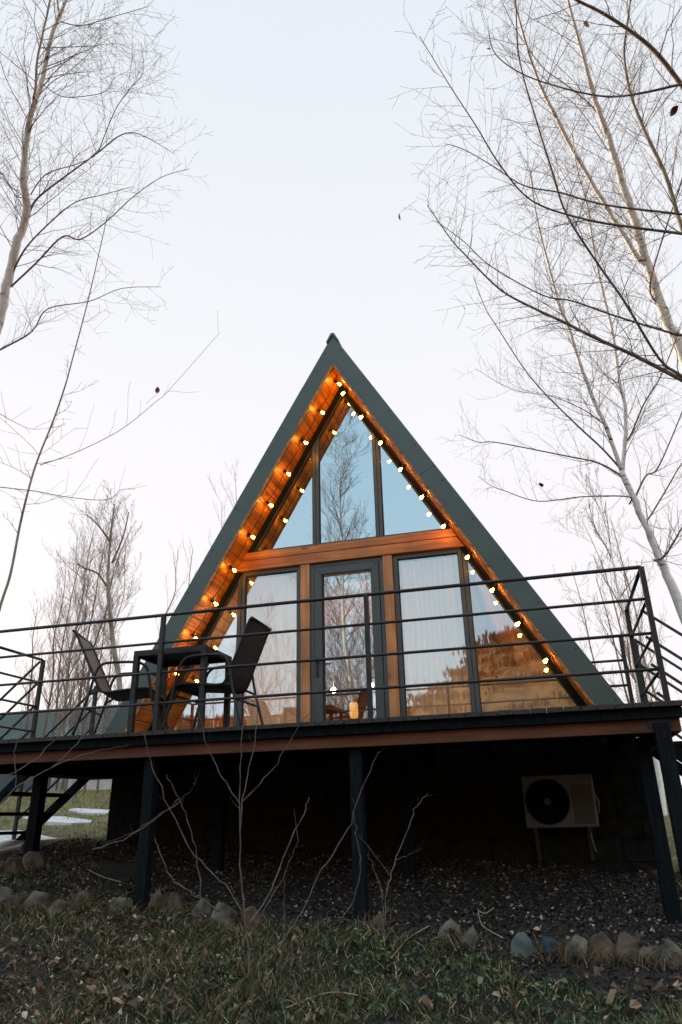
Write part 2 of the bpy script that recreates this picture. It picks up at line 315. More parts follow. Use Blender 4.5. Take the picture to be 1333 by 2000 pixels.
# ------------------------------------------------------------------ cabin
cabin = empty('cabin', (0, 0, 0), 'green roofed A-frame cabin with glazed front gable and orange lit eaves', 'cabin')
ZL = .006
def slope_poly(side, ho, hi, z0=ZL):
    return [(0, ho), (0, hi), (side*SL*(hi-z0), z0), (side*SL*(ho-z0), z0)]
roof = MB()
for sd_ in (-1, 1): roof.prism(slope_poly(sd_, HO-.012, HI+.04), -OV+.03, 6.3)
roof = roof.build('roof', M['sheet'], cabin)
fm = MB()
zs = [HO, 4.72, 3.22, 1.55, ZL]                         # sheets of the verge trim, lapped with tiny steps
for sd_ in (-1, 1):
    cuts = [HO, 4.62-.1*(sd_ < 0), 3.12-.2*(sd_ < 0), 1.6, ZL]
    for k in range(4):
        za, zb = cuts[k], cuts[k+1]; y0 = -OV-(.004 if k % 2 else .0)
        outer = lambda z: (sd_*SL*(HO-z), z)
        def inner(z):                                   # perpendicular foot on the inner edge
            if z >= HO: return (0, HI)
            x0, z0 = outer(z); dd = (HO-HI)*SL/cl; return (x0-sd_*dd/cl, z0-dd*SL/cl)
        A, B, C_, D_ = outer(za), outer(zb), inner(zb), inner(za)
        if k == 3:
            B = outer(ZL); C_ = (sd_*SL*(HI-ZL), ZL)
        fm.prism([A, B, C_, D_], y0, -OV+.03)
fas = fm.build('verge_trim', M['sheet'], roof)
lip = MB()
for sd_ in (-1, 1):
    lip.beam((sd_*.01, -OV-.012, HI+.004), (sd_*SL*(HI-ZL), -OV-.012, ZL+.004), .016, .030)
lip.build('drip_edge', M['soffit_l'], roof)
rc = MB(); rc.prism([(-.08, HO-.13), (0, HO-.01), (.08, HO-.13), (.088, HO-.11), (.022, HO+.018), (-.022, HO+.018), (-.088, HO-.11)], -OV-.02, 6.35)
rc.build('ridge_cap', M['sheet'], roof)
for sd_ in (-1, 1):
    for z in np.arange(.3, 5.1, .52):
        sc_ = MB(); sc_.sphere((sd_*(SL*(HO-z)-.05), -OV-.004, z), .008, 6, 4); sc_.build('screw', M['steel'], roof)
bk = MB(); bk.beam((-SL*(HO-3.25)-.0, .15, 3.27), (-SL*(HO-3.25)-.07, .15, 3.30), .03, .10); bk.beam((-SL*(HO-3.25)-.03, -.3, 3.33), (-SL*(HO-3.25)-.03, 5, 3.33), .03, .03)
bk.build('snow_guard', M['sheet'], roof)
for sd_, mm in ((-1, 'soffit_l'), (1, 'soffit_r')):
    b = MB(); b.prism(slope_poly(sd_, HI+.038, HI), -OV+.028, 6.0); b.build('soffit', M[mm], cabin)
# plinth
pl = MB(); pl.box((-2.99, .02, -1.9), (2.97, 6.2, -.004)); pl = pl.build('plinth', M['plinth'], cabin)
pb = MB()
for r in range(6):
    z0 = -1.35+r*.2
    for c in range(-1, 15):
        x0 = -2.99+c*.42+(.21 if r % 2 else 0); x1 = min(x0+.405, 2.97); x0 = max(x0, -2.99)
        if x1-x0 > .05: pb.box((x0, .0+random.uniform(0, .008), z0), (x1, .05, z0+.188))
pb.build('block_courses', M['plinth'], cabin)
# facade timber
bm_ = MB(); ZT, ZM, ZB = 2.44, 2.335, 2.205
def hw(z, h=HI): return SL*(h-z)
bm_.prism([(-hw(ZM)+.004, ZM+.004), (hw(ZM)-.004, ZM+.004), (hw(ZT)-.004, ZT), (-hw(ZT)+.004, ZT)], -.055, .07)
bm_.prism([(-hw(ZB)+.004, ZB), (hw(ZB)-.004, ZB), (hw(ZM)-.004, ZM-.004), (-hw(ZM)+.004, ZM-.004)], -.06, .07)
bm_.build('cross_beam', M['beam'], cabin, .004)
for x0, x1 in ((-.592, -.475), (.452, .568)):
    b = MB(); b.box((x0, -.045, .0), (x1, .07, ZB-.003)); b.build('post', M['post'], cabin, .004)
def inset(poly, ws):
    n = len(poly); a = sum(poly[i][0]*poly[(i+1)%n][1]-poly[(i+1)%n][0]*poly[i][1] for i in range(n)); s = 1 if a > 0 else -1
    ln = []
    for i in range(n):
        p = Vector(poly[i]); q = Vector(poly[(i+1)%n]); d = (q-p).normalized(); nn = Vector((-d.y, d.x))*s; ln.append((p+nn*ws[i], d))
    o = []
    for i in range(n):
        p, d = ln[i-1]; q, e = ln[i]; den = d.x*e.y-d.y*e.x
        t = ((q.x-p.x)*e.y-(q.y-p.y)*e.x)/den; o.append(tuple(p+d*t))
    return o
def window(poly, ws, label=None, ins=.002, gl='glass'):
    poly = inset(poly, [ins]*len(poly)); i1 = inset(poly, ws); fr = MB(); fr.ring(poly, i1, -.012, .06); root = fr.build('window', M['frame'], cabin, .003)
    i2 = inset(i1, [.008]*len(i1)); b = MB(); b.ring(i1, i2, .004, .045); b.build('gasket', M['rubber'], root)
    p = MB(); n = len(i1); p.add([(x, .022, z) for x, z in i1], [list(range(n))]); p.build('pane', M[gl], root)
    if label: root['label'] = label
    return root
MLx, MRx = -.395, .427
hz = lambda x: HI-abs(x)/SL
window([(-hw(ZT), ZT), (MLx, ZT), (MLx, hz(MLx))], [.03, .042, .075], 'triangular upper left window')
window([(MLx, ZT), (MRx, ZT), (MRx, hz(MRx)), (0, HI), (MLx, hz(MLx))], [.03, .042, .075, .075, .042], 'tall pointed middle window under the gable peak')
window([(MRx, ZT), (hw(ZT), ZT), (MRx, hz(MRx))], [.03, .075, .042], 'triangular upper right window')
window([(-1.385, .0), (-.593, .0), (-.593, ZB), (-1.385, ZB)], [.06, .055, .055, .045], 'rectangular window left of the door', gl='clearglass')
window([(.569, .0), (1.40, .0), (1.40, ZB), (.569, ZB)], [.06, .045, .055, .055], 'rectangular window with pale curtain right of the door', gl='clearglass')
window([(-hw(0), .0), (-1.387, .0), (-1.387, ZB), (-hw(ZB), ZB)], [.06, .045, .03, .075], 'sloping lower left window')
window([(1.402, .0), (hw(0), .0), (hw(ZB), ZB), (1.402, ZB)], [.06, .075, .03, .045], 'sloping lower right window in front of the bed', gl='clearglass')
b = MB()
for sd_ in (-1, 1):
    b.prism([(sd_*.002, HI-.006), (sd_*.002, HI-.15), (sd_*(hw(ZT)-.080), ZT+.003), (sd_*(hw(ZT)-.006), ZT+.003)], -.03, -.0135)
    b.prism([(sd_*(hw(ZB)-.006), ZB-.003), (sd_*(hw(ZB)-.080), ZB-.003), (sd_*(hw(0)-.10), .024), (sd_*(hw(0)-.006), .024)], -.03, -.0135)
b.build('slope_trim', M['blackwood'], cabin)
# door
dr = MB(); o0 = [(-.473, 0), (.450, 0), (.450, ZB-.003), (-.473, ZB-.003)]; i0 = inset(o0, [.03, .05, .05, .05]); dr.ring(o0, i0, -.02, .06); door = dr.build('door', M['frame'], cabin, .003)
i1 = inset(i0, [.10, .10, .10, .10]); b = MB(); b.ring(inset(i0, [.005]*4), i1, -.032, .05); b.build('leaf', M['frame'], door, .004)
b = MB(); b.ring(i1, inset(i1, [.008]*4), -.02, .045); b.build('gasket', M['rubber'], door)
b = MB(); b.add([(x, .02, z) for x, z in i1], [[0, 1, 2, 3]]); b.build('pane', M['glass'], door)
b = MB(); b.box((-.405, -.040, .80), (-.370, -.0325, 1.03)); b.tube([(-.388, -.034, .985), (-.388, -.085, .985), (-.375, -.092, .985), (-.27, -.092, .983)], .010, 8)
b.box((-.397, -.048, .84), (-.378, -.0395, .87)); b.build('handle', M['steel'], door)
b = MB(); b.box((-2.6, -.09, .001), (2.6, -.03, .022)); b.build('sill', M['blackwood'], cabin)
# interior shell
b = MB(); b.box((-2.6, .08, .0), (2.6, 5.6, .02)); b.build('room_floor', M['inwood'], cabin)
b = MB(); b.box((-1.35, .9, 2.22), (1.35, 5.6, 2.42)); b.build('loft_floor', M['inwood'], cabin)
b = MB()
wx0, wx1, wz0, wz1 = -1.1, -.62, 1.1, 1.75
hq = lambda z: SL*(HI-z)-.004
b.prism([(-hq(0), 0), (hq(0), 0), (hq(wz0), wz0), (-hq(wz0), wz0)], 5.5, 5.6)
b.prism([(-hq(wz0), wz0), (wx0, wz0), (wx0, wz1), (-hq(wz1), wz1)], 5.5, 5.6); b.prism([(wx1, wz0), (hq(wz0), wz0), (hq(wz1), wz1), (wx1, wz1)], 5.5, 5.6)
b.prism([(-hq(wz1), wz1), (hq(wz1), wz1), (0, HI-.01)], 5.5, 5.6); b.build('back_wall', M['inwood'], cabin)
# interior things
def wavy(x0, x1, z0, z1, y, amp, k, seed):
    n = 70; V = []; Fc = []
    for j in range(9):
        z = z0+(z1-z0)*j/8
        for i in range(n):
            u = i/(n-1); V.append((x0+(x1-x0)*u+.01*math.sin(j+u*9), y+amp*(.6+.5*math.sin(u*7+seed*3))*math.sin(u*k+3*math.sin(u*4+seed)+seed+.12*j)+amp*.5*math.sin(u*k*2.3+seed*2), z))
    for j in range(8):
        for i in range(n-1): Fc.append((j*n+i, j*n+i+1, (j+1)*n+i+1, (j+1)*n+i))
    return V, Fc
for x0, x1, lab in ((.62, 1.40, 'pale linen curtain hanging behind the window right of the door'), (-1.36, -.62, 'pale linen curtain hanging behind the window left of the door')):
    V, Fc = wavy(x0, x1, .03, 2.16, .17, .014, 34, x0); tag(rawmesh('curtain', V, Fc, M['curtain'], smooth=True), lab, 'curtain', 'curtains behind the front windows')
bed = empty('bed', (2.0, 1.3, 0), 'bed with rumpled beige blanket behind the lower right window', 'bed')
b = MB(); b.box((-.62, -.85, .03), (.42, 1.0, .30)); b.build('frame', M['inwood'], bed)
b = MB(); b.box((-.60, -.83, .302), (.40, .98, .62)); b.build('mattress', M['pillow'], bed, .03)
n = 34; V = []; Fc = []
for j in range(n):
    for i in range(n):
        u, v = i/(n-1), j/(n-1); x = -.64+1.0*u; y = -.87+1.2*v
        e = min(u, 1-u, v, 1-v); h = .64+.24*math.exp(-((u-.55)**2+(v-.3)**2)*9)+.05*math.sin(u*11+v*5)*math.sin(v*9+2)+.02*math.sin(u*27+v*13)
        h = h if e > .04 else .30
        V.append((x, y, h))
for j in range(n-1):
    for i in range(n-1): Fc.append((j*n+i, j*n+i+1, (j+1)*n+i+1, (j+1)*n+i))
rawmesh('blanket', V, Fc, M['blanket'], bed, True)
b = MB(); b.sphere((-.1, .75, .72), .3, 16, 10, (1, .6, .4)); b.build('pillow', M['pillow'], bed)
tb = empty('dining_table', (-.35, 1.55, 0), 'small dark wooden table just inside the glazed door', 'table')
b = MB(); b.box((-.45, -.3, .56), (.45, .3, .60)); b.build('tabletop', M['inwood'], tb)
for sx in (-.4, .4):
    for sy in (-.25, .25): b = MB(); b.box((sx-.02, sy-.02, .02), (sx+.02, sy+.02, .56)); b.build('leg', M['inwood'], tb)
lt = empty('table_lamp', (-.24, 1.05, .02), 'glowing yellow lamp standing behind the door glass', 'lamp')
b = MB(); b.tube([(0, 0, .44), (0, 0, .47), (0, 0, .60), (0, 0, .63)], [.045, .055, .055, .045], 16); b.build('lamp_shade', M['lampglow'], lt)
b = MB(); b.tube([(0, 0, 0), (0, 0, .02), (0, 0, .04), (0, 0, .37)], [.06, .06, .012, .012], 12); b.build('base', M['steel'], lt)
for k, (x, y, z, lab) in enumerate(((-.78, 2.0, .98, 'small lit pendant bulb seen through the left of the door glass'), (-.36, 2.6, 1.12, 'small lit pendant bulb seen above the table lamp inside the door'))):
    p = empty('pendant_bulb', (x, y, z), lab, 'lamp', 'pendant bulbs inside the cabin')
    b = MB(); b.sphere((0, 0, 0), .040); b.build('bulb', M['pendant'], p); b = MB(); b.tube([(0, 0, .028), (0, 0, 2.22-z)], .006, 6); b.build('cord', M['rubber'], p)
# ------------------------------------------------------------------ string lights
st = empty('string_lights', (0, -.25, 4.66), 'string of round warm bulbs running up and down both eaves of the cabin', 'string lights')
YS = -.25
def sp(side, dist, off=.02):                            # dist down the slope from the inner apex
    z = HI-dist/cl; x = side*dist*SL/cl; return Vector((x-side*off/cl, YS, z-off*SL/cl))
cable = []; dists = [.10+.472*k for k in range(10)]
bm0 = None
def add_bulb(side, d, first=[None]):
    p = sp(side, d); nrm = Vector((-side/cl, 0, -SL/cl)); dirn = (nrm+Vector((0, random.uniform(-.12, .12), -.25+random.uniform(-.12, .12)))).normalized()
    if first[0] is None:
        s = MB(); s.tube([(0, 0, -.012), (0, 0, .0), (0, 0, .04), (0, 0, .048)], [.015, .019, .017, .012], 10); so = s.build('socket', M['rubber'], st)
        q = MB(); q.tube([(0, 0, .046), (0, 0, .058), (0, 0, .072)], [.010, .012, .016], 12, cap=False); q.sphere((0, 0, .078), .0185, 14, 10); bo = q.build('bulb', M['bulb'], so); first[0] = (so, bo)
    else:
        so = first[0][0].copy(); S.collection.objects.link(so); bo = first[0][1].copy(); S.collection.objects.link(bo); bo.parent = so; so.parent = st
    so.location = p-Vector(st.location); so.rotation_euler = dirn.to_track_quat('Z', 'Y').to_euler()
for k, d in enumerate(dists): add_bulb(-1, d)
for k, d in enumerate(dists): add_bulb(1, .29+.472*k)
b = MB()
def run(side, ds):
    pts = []
    for i in range(len(ds)-1):
        for u in np.linspace(0, 1, 8, endpoint=False):
            d = ds[i]+(ds[i+1]-ds[i])*u; pts.append(sp(side, d, .018+.020*math.sin(u*math.pi)))
    pts.append(sp(side, ds[-1])); return pts
lp_ = run(-1, dists+[dists[-1]+.3]); rp_ = run(1, [.29+.472*k for k in range(10)]+[.29+.472*9+.3])
arc = [sp(-1, .06, .03), Vector((.0, YS, HI-.13)), sp(1, .12, .03), sp(1, .22, .02)]
b.tube([q-Vector(st.location) for q in lp_[::-1]+arc+rp_], .0065, 5); b.build('cable', M['rubber'], st)
# ------------------------------------------------------------------ deck
XL0, XR0, YF = -3.30, 3.05, -2.50
deck = empty('deck', (0, -1.2, -1.3), 'raised dark wooden deck on black posts in front of the cabin', 'deck')
def P(o, v): return tuple(Vector(v)-Vector(o.location))
b = MB(); x = XL0
while x < XR0-.01:
    w = .118; x1 = min(x+w, XR0); b.box((x, YF+random.uniform(-.006, .006)+1.2, -.034+1.3), (x1-.006, -.092+1.2, -.002+1.3+random.uniform(-.002, .002))); x += w+.0
for yy in (-.09,):
    pass
b.build('floor_boards', M['deckboards'], deck)
b = MB(); b.box((XL0+.02, -2.40+1.2, -.20+1.3), (XR0-.03, -2.352+1.2, -.108+1.3)); b.build('front_beam', M['deckbeam'], deck, .004)
b = MB(); b.box((XL0+.01, -2.45+1.2, -.106+1.3), (XR0-.01, -2.353+1.2, -.0355+1.3)); b.build('overhang_shade', M['blackwood'], deck)  # black strip standing in for the shade under the overhanging boards
b = MB(); b.box((XR0-.065, -2.35+1.2, -.20+1.3), (XR0-.03, -.1+1.2, -.036+1.3)); b.build('side_beam', M['deckbeam'], deck)
b = MB(); b.box((XL0+.02, -2.35+1.2, -.22+1.3), (XL0+.06, -.02+1.2, -.036+1.3)); b.build('side_beam', M['blackwood'], deck)
for x in np.arange(-2.7, 2.9, .6):
    b = MB(); b.box((x-.025, -2.35+1.2, -.20+1.3), (x+.025, -.03+1.2, -.036+1.3)); b.build('joist', M['blackwood'], deck)
for x, y, zt, w in ((-1.16, -2.30, -.2, .095), (.635, -2.30, -.2, .095), (2.885, -2.44, -.14, .10), (2.79, -2.0, -.2, .10), (-3.21, -1.02, -.2, .11), (-1.13, -.95, -.2, .09), (.76, -.95, -.2, .09), (-3.2, -2.30, -.2, .095)):
    b = MB(); zb = float(g(x, y))-.1; b.box((x-w/2, y-w/2+1.2, zb+1.3), (x+w/2, y+w/2+1.2, zt+1.3)); b.build('support_post', M['blackwood'], deck, .004)
b = MB(); b.box((2.80, -2.408+1.2, -.165+1.3), (2.97, -2.400+1.2, -.10+1.3)); b.build('bracket', M['steel'], deck)
# railing
rl = empty('deck_railing', (0, -2.459, 0), 'black steel railing with four thin bars along the deck front', 'railing')
YR = -2.459; o_ = Vector((0, YR, 0)); RZ = (1.0, .75, .49, .228)
for x in (-3.25, -1.067, .798, 2.955):
    b = MB(); b.box((x-.019, -.019, -.002), (x+.019, .019, 1.0)); b.build('post', M['steel'], rl, .002)
for k, z in enumerate(RZ):
    b = MB(); h = .011 if k else .014
    b.box((-3.24, -.012-(.002 if k else 0)-.0, z-h), (2.95, .012, z+h)) if False else b.tube([(-3.24, 0, z), (2.95, 0, z)], .012 if k else .0155, 8)
    b.build('rail', M['steel'], rl)
for x, y1 in ((2.955, -1.15), (-3.25, -1.20)):
    b = MB(); b.box((x-.019, y1-YR-.019, -.002), (x+.019, y1-YR+.019, 1.0)); b.build('post', M['steel'], rl, .002)
    for k, z in enumerate(RZ):
        b = MB(); b.tube([(x, .02, z), (x, y1-YR-.02, z)], .012 if k else .0155, 8); b.build('rail', M['steel'], rl)
rb_ = empty('back_railing', (2.7, -.30, 0), 'short black steel railing between the right stair and the cabin roof', 'railing')
b = MB(); b.box((.236, -.019, -.002), (.274, .019, .95)); b.build('post', M['steel'], rb_)
for z in (.945, .70, .45, .2):
    b = MB(); b.tube([(SL*(HO-z)-2.7, 0, z), (.24, 0, z)], .013, 8); b.build('rail', M['steel'], rb_)
# stairs
def stairs(name, sx, x0, y0, y1, label, run=.235, rise=.2, n=5, extra=0):
    root = empty(name, (x0, (y0+y1)/2, -1.0), label, 'stairs'); o = Vector(root.location); sl = rise/run
    def q(x, y, z): return (x0+sx*x-o.x, y-o.y, z-o.z)
    L_ = run*n+.1+extra
    for y in (y0+.03, y1-.03):
        b = MB(); b.beam(q(-.02, y, -.16), q(L_, y, -.16-sl*(L_+.02)), .045, .095); b.build('stringer', M['blackwood'], root)
    for k in range(1, n+1):
        b = MB(); xx = run*(k-.55); z = -rise*k
        a = q(xx-.12, y0, z); c = q(xx+.12, y1, z+.035); b.box((min(a[0], c[0]), a[1], a[2]), (max(a[0], c[0]), c[1], c[2])); b.build('step', M['blackwood'], root)
    for y, top in ((y0, 1.0), (y1, .9)):
        xe = run*n
        b = MB(); b.beam(q(xe, y, -sl*xe-.3), q(xe, y, top-sl*xe), .036, .036); b.build('post', M['steel'], root)
        for d in (0, .25, .5, .75):
            b = MB(); b.tube([q(.02, y, top-d), q(xe, y, top-d-sl*xe)], .014, 8); b.build('handrail', M['steel'], root)
    b = MB(); b.box(*(lambda a, c: ((min(a[0], c[0]), a[1], a[2]), (max(a[0], c[0]), c[1], c[2])))(q(.0, y1-.04, 0.001), q(.04, y1-.0, .9))); b.build('post', M['steel'], root)
    return root
stairs('deck_stairs', -1, -3.31, -1.15, .0, 'black open stairs with bar handrails going down from the left end of the deck', n=4)
stairs('deck_stairs', 1, 3.06, -1.12, -.30, 'black open stairs with bar handrails going down from the right end of the deck', n=6)
b = MB(); b.box((-3.32, -1.15, -.215), (-3.0, .05, -.14)); b.build('landing_beam', M['blackwood'], None).name
bpy.data.objects['landing_beam'].parent = deck; bpy.data.objects['landing_beam'].location = (0, 1.2, 1.3)
# ------------------------------------------------------------------ furniture
tbl = empty('patio_table', (-1.09, -1.985, 0), 'black square metal patio table standing on the deck between the two chairs', 'table')
tw, td, th = .36, .285, .745
b = MB(); b.box((-tw, -td, th-.012), (tw, td, th)); b.build('tabletop', M['steel'], tbl)
b = MB()
b.box((-tw, -td-.002, th-.05), (tw, -td+.03, th-.0125)); b.box((-tw, td-.03, th-.05), (tw, td+.002, th-.0125))
b.box((-tw-.002, -td+.031, th-.05), (-tw+.03, td-.031, th-.0125)); b.box((tw-.03, -td+.031, th-.05), (tw+.002, td-.031, th-.0125)); b.build('apron', M['steel'], tbl)
for sx in (-1, 1):
    for sy in (-1, 1):
        b = MB(); cx, cy = sx*(tw-.022), sy*(td-.022); b.box((cx-.024, cy-.024, .0), (cx+.024, cy+.024, th-.051)); b.build('leg', M['steel'], tbl)
def smooth(pts, n=6):
    pts = [Vector(p) for p in pts]; o = []
    for i in range(len(pts)-1):
        p0 = pts[max(i-1, 0)]; p1 = pts[i]; p2 = pts[i+1]; p3 = pts[min(i+2, len(pts)-1)]
        for k in range(n):
            t = k/n; o.append(.5*((2*p1)+(p2-p0)*t+(2*p0-5*p1+4*p2-p3)*t*t+(3*p1-p0-3*p2+p3)*t**3))
    o.append(pts[-1]); return o
def chair(loc, rz, label, slmat, ln=1.0):
    """faces +x; width along y"""
    r = empty('patio_chair', loc, label, 'chair', 'mesh patio chairs on the deck', rz); hwd = .235
    prof = smooth([(.27, 0, .385), (.20, 0, .415), (0, 0, .40), (-.16, 0, .385), (-.22, 0, .42), (-.22-.07*ln, 0, .59), (-.22-.15*ln, 0, .79), (-.22-.205*ln, 0, .925), (-.22-.23*ln, 0, .955)], 5)
    k = [i for i, p in enumerate(prof) if p.x <= -.20][0]
    def sheet(ps, name):
        V = []; Fc = []; m = 7
        for p in ps:
            for j in range(m):
                u = j/(m-1)*2-1; s = -.012*(1-u*u); V.append((p.x+(-s if p.z > .45 else 0)*-1, u*(hwd-.012), p.z+(s if p.z <= .45 else 0)))
        for i in range(len(ps)-1):
            for j in range(m-1): Fc.append((i*m+j, i*m+j+1, (i+1)*m+j+1, (i+1)*m+j))
        o = rawmesh(name, V, Fc, slmat, r, True); md = o.modifiers.new('s', 'SOLIDIFY'); md.thickness = .004; return o
    sheet(prof[:k+1], 'seat'); sheet(prof[k:], 'backrest')
    for sy in (-1, 1):
        b = MB(); b.tube([(p.x, sy*hwd, p.z) for p in prof], .0125, 8); b.build('side_frame', M['steel'], r)
        y = sy*(hwd+.035)
        pts = smooth([(.34, y, .0), (.27, y, .30), (.215, y, .55), (.16, y, .625), (.08, y, .645), (-.10, y, .645), (-.20, y, .63), (-.255, y, .56), (-.30, y, .35), (-.40, y, .0)], 4)
        b = MB(); b.tube(pts, .0125, 8); b.build('arm_and_leg_tube', M['steel'], r)
        b = MB(); b.tube([(.26, sy*hwd, .37), (.10, sy*(hwd+.02), .2), (-.02, y, .0)], .0001, 3) if False else b.tube([(.275, y, .33), (.26, sy*hwd, .38)], .011, 6); b.build('bracket', M['steel'], r); b = MB(); b.tube([(-.30, y, .36), (-.21, sy*hwd, .40)], .011, 6); b.build('bracket', M['steel'], r)
    b = MB(); b.tube([(prof[-1].x, -hwd, prof[-1].z), (prof[-1].x, hwd, prof[-1].z)], .0125, 8); b.build('cross_bar', M['steel'], r)
    for cx_, cw, cz_, cr in ((.27, hwd, .385, .0125), (-.33, hwd+.035, .25, .010), (.27, hwd+.035, .32, .010)):
        b = MB(); b.tube([(cx_, -cw, cz_), (cx_, cw, cz_)], cr, 8); b.build('cross_bar', M['steel'], r)
    return r
chair((-.75, -2.03, 0), math.pi, 'black mesh patio chair right of the table with its back to the door', M['sling'])
chair((-1.60, -2.03, 0), math.radians(17), 'mesh patio chair left of the table, leaning back, sky light painted into its fabric', M['slingskylit'], 1.3)
# ------------------------------------------------------------------ air conditioner
ac = empty('air_conditioner', (1.80, -.33, -.84), 'off white outdoor air conditioner unit mounted on the dark wall under the deck', 'air conditioner')
b = MB(); b.box((0, 0, 0), (.67, .26, .475)); body = b.build('casing', M['acwhite'], ac, .012)
b = MB(); b.tube([(.225, -.006, .235), (.225, -.002, .235)], [.200, .205], 40, False); b.build('fan_grille', M['acdark'], ac)
b = MB()
for r in np.arange(.04, .20, .013):
    b.tube([(.225+r*math.cos(a), -.012, .235+r*math.sin(a)) for a in np.linspace(0, 2*math.pi, 37)], .0022, 4, cap=False)
for a in np.linspace(0, math.pi, 7)[:-1]: b.tube([(.225-.2*math.cos(a), -.014, .235-.2*math.sin(a)), (.225+.2*math.cos(a), -.014, .235+.2*math.sin(a))], .0025, 4)
b.build('grille_wire', M['acdark'], ac)
b = MB(); b.tube([(.225, -.02, .235), (.225, -.014, .235)], .032, 20, False); b.build('fan_hub', M['acgrey'], ac)
b = MB(); b.tube([(.225+.212*math.cos(a), -.004, .235+.212*math.sin(a)) for a in np.linspace(0, 2*math.pi, 49)], .005, 6, cap=False); b.build('fan_ring', M['acwhite'], ac)
b = MB(); b.box((.462, -.005, .03), (.645, .0, .38)); b.build('side_panel', M['acgrey'], ac, .002)
for x in (.08, .58):
    b = MB(); b.box((x-.02, -.0, -.04), (x+.02, .33, -.001)); b.box((x-.018, .30, -.3), (x+.018, .33, -.041)); b.build('wall_bracket', M['steel'], ac)
b = MB(); b.tube(smooth([(.60, .2, .02), (.59, .2, -.06), (.60, .18, -.14), (.615, .17, -.22)]), .008, 6); b.tube(smooth([(.67, .15, .30), (.70, .15, .22), (.69, .17, .12)]), .010, 6); b.build('hose', M['acwhite'], ac)
# ------------------------------------------------------------------ stones
def stone(p, r, m, lab, seed, sq=(1, .8, .85), grp='stones edging the bank under the deck', name='edging_stone'):
    rs = random.Random(seed); b = MB(); b.sphere((0, 0, 0), 1, 30, 20)
    dirs = [Vector((rs.gauss(0, 1), rs.gauss(0, 1), rs.gauss(0, .8))).normalized() for _ in range(14)]; ds = [rs.uniform(.50, .82) for _ in dirs]
    sq = (rs.uniform(.85, 1.15), rs.uniform(.7, .95), rs.uniform(.85, 1.2)); ph = [rs.uniform(0, 6) for _ in range(6)]; V = []
    for v in b.v:
        v = Vector(v)
        for d, k in zip(dirs, ds):
            e = v.dot(d)
            if e > k: v -= d*(e-k)*.96
        q = 1+.030*math.sin(7*v.x+ph[0]+3*v.z)+.028*math.sin(9*v.y+ph[1]-5*v.x)+.018*math.sin(17*v.z+ph[2]+8*v.y)+.012*math.sin(29*v.x+ph[3]+21*v.z)
        V.append((v.x*r*sq[0]*q*1.2, v.y*r*sq[1]*q*1.2, v.z*r*sq[2]*q*1.2))
    b.v = V; o = b.build(name, m, None); o.location = p; o.rotation_euler.z = rs.uniform(0, 6); tag(o, lab, 'stone', grp); return o
rocks = [(-8, 1758, 24, 'rock', 'small grey stone at the left picture edge, first of the edging row'), (28, 1762, 24, 'rockd', 'low brown stone second from the left picture edge in the edging row'),
 (68, 1758, 27, 'rock', 'pointed pale stone third from the left in the edging row'), (112, 1768, 26, 'rockd', 'brownish stone in dry grass, fourth from the left in the edging row'),
 (158, 1762, 20, 'rockd', 'small low stone half hidden by dry grass left of the left front deck post'), (232, 1765, 26, 'rock', 'rounded grey stone touching the left side of the left front deck post'),
 (302, 1760, 24, 'rock', 'pale stone just right of the left front deck post'), (340, 1762, 24, 'rockd', 'pointed brown stone second right of the left front deck post'),
 (392, 1775, 22, 'rock', 'small round stone behind the bare shrub, third right of the left front deck post'), (440, 1785, 34, 'rock', 'large pale boulder behind the bare shrub stems'),
 (490, 1792, 28, 'rockd', 'tan stone just right of the large pale boulder'), (735, 1802, 22, 'rockd', 'reddish small stone beside the foot of the middle deck post'),
 (875, 1818, 24, 'rock', 'upright grey brown stone left of the bluish stones'), (917, 1828, 25, 'rock', 'mossy stone between the upright stone and the pale blue stone'),
 (1025, 1842, 29, 'rockb', 'pale blue grey stone in the right part of the edging row'), (1075, 1845, 29, 'rockb2', 'dark blue stone beside the pale blue one'),
 (1128, 1853, 27, 'rock', 'light grey square stone right of the dark blue one'), (1180, 1848, 29, 'rockd', 'brown grey tall stone fourth from the right picture edge'),
 (1226, 1852, 27, 'rockd', 'reddish brown stone third from the right picture edge'), (1268, 1857, 26, 'rock', 'pale mossy stone second from the right picture edge'),
 (1316, 1866, 28, 'rock', 'light low stone at the right picture edge'), (60, 1682, 22, 'rock', 'dark stone at the foot of the left stair post'), (22, 1690, 20, 'rockd', 'dark stone under the left stairs'),
 (1278, 1690, 18, 'rock', 'small stone behind the right deck post'), (1292, 1712, 18, 'rockd', 'small brown stone at the foot of the right deck post')]
M['rockb2'] = mat('dark_blue_stone', (.015,.030,.036), .9, c2=(.05,.075,.085), scale=7, bump=1, bscale=16, spec=.2)
for k, (px, py, rr, mm, lab) in enumerate(rocks):
    p = hit(px, py+rr*.75); d = (p-CAM).length; r = rr*d/F_PX*.98
    stone(p+Vector((0, 0, r*.10)), r, M[mm], lab, k+3)
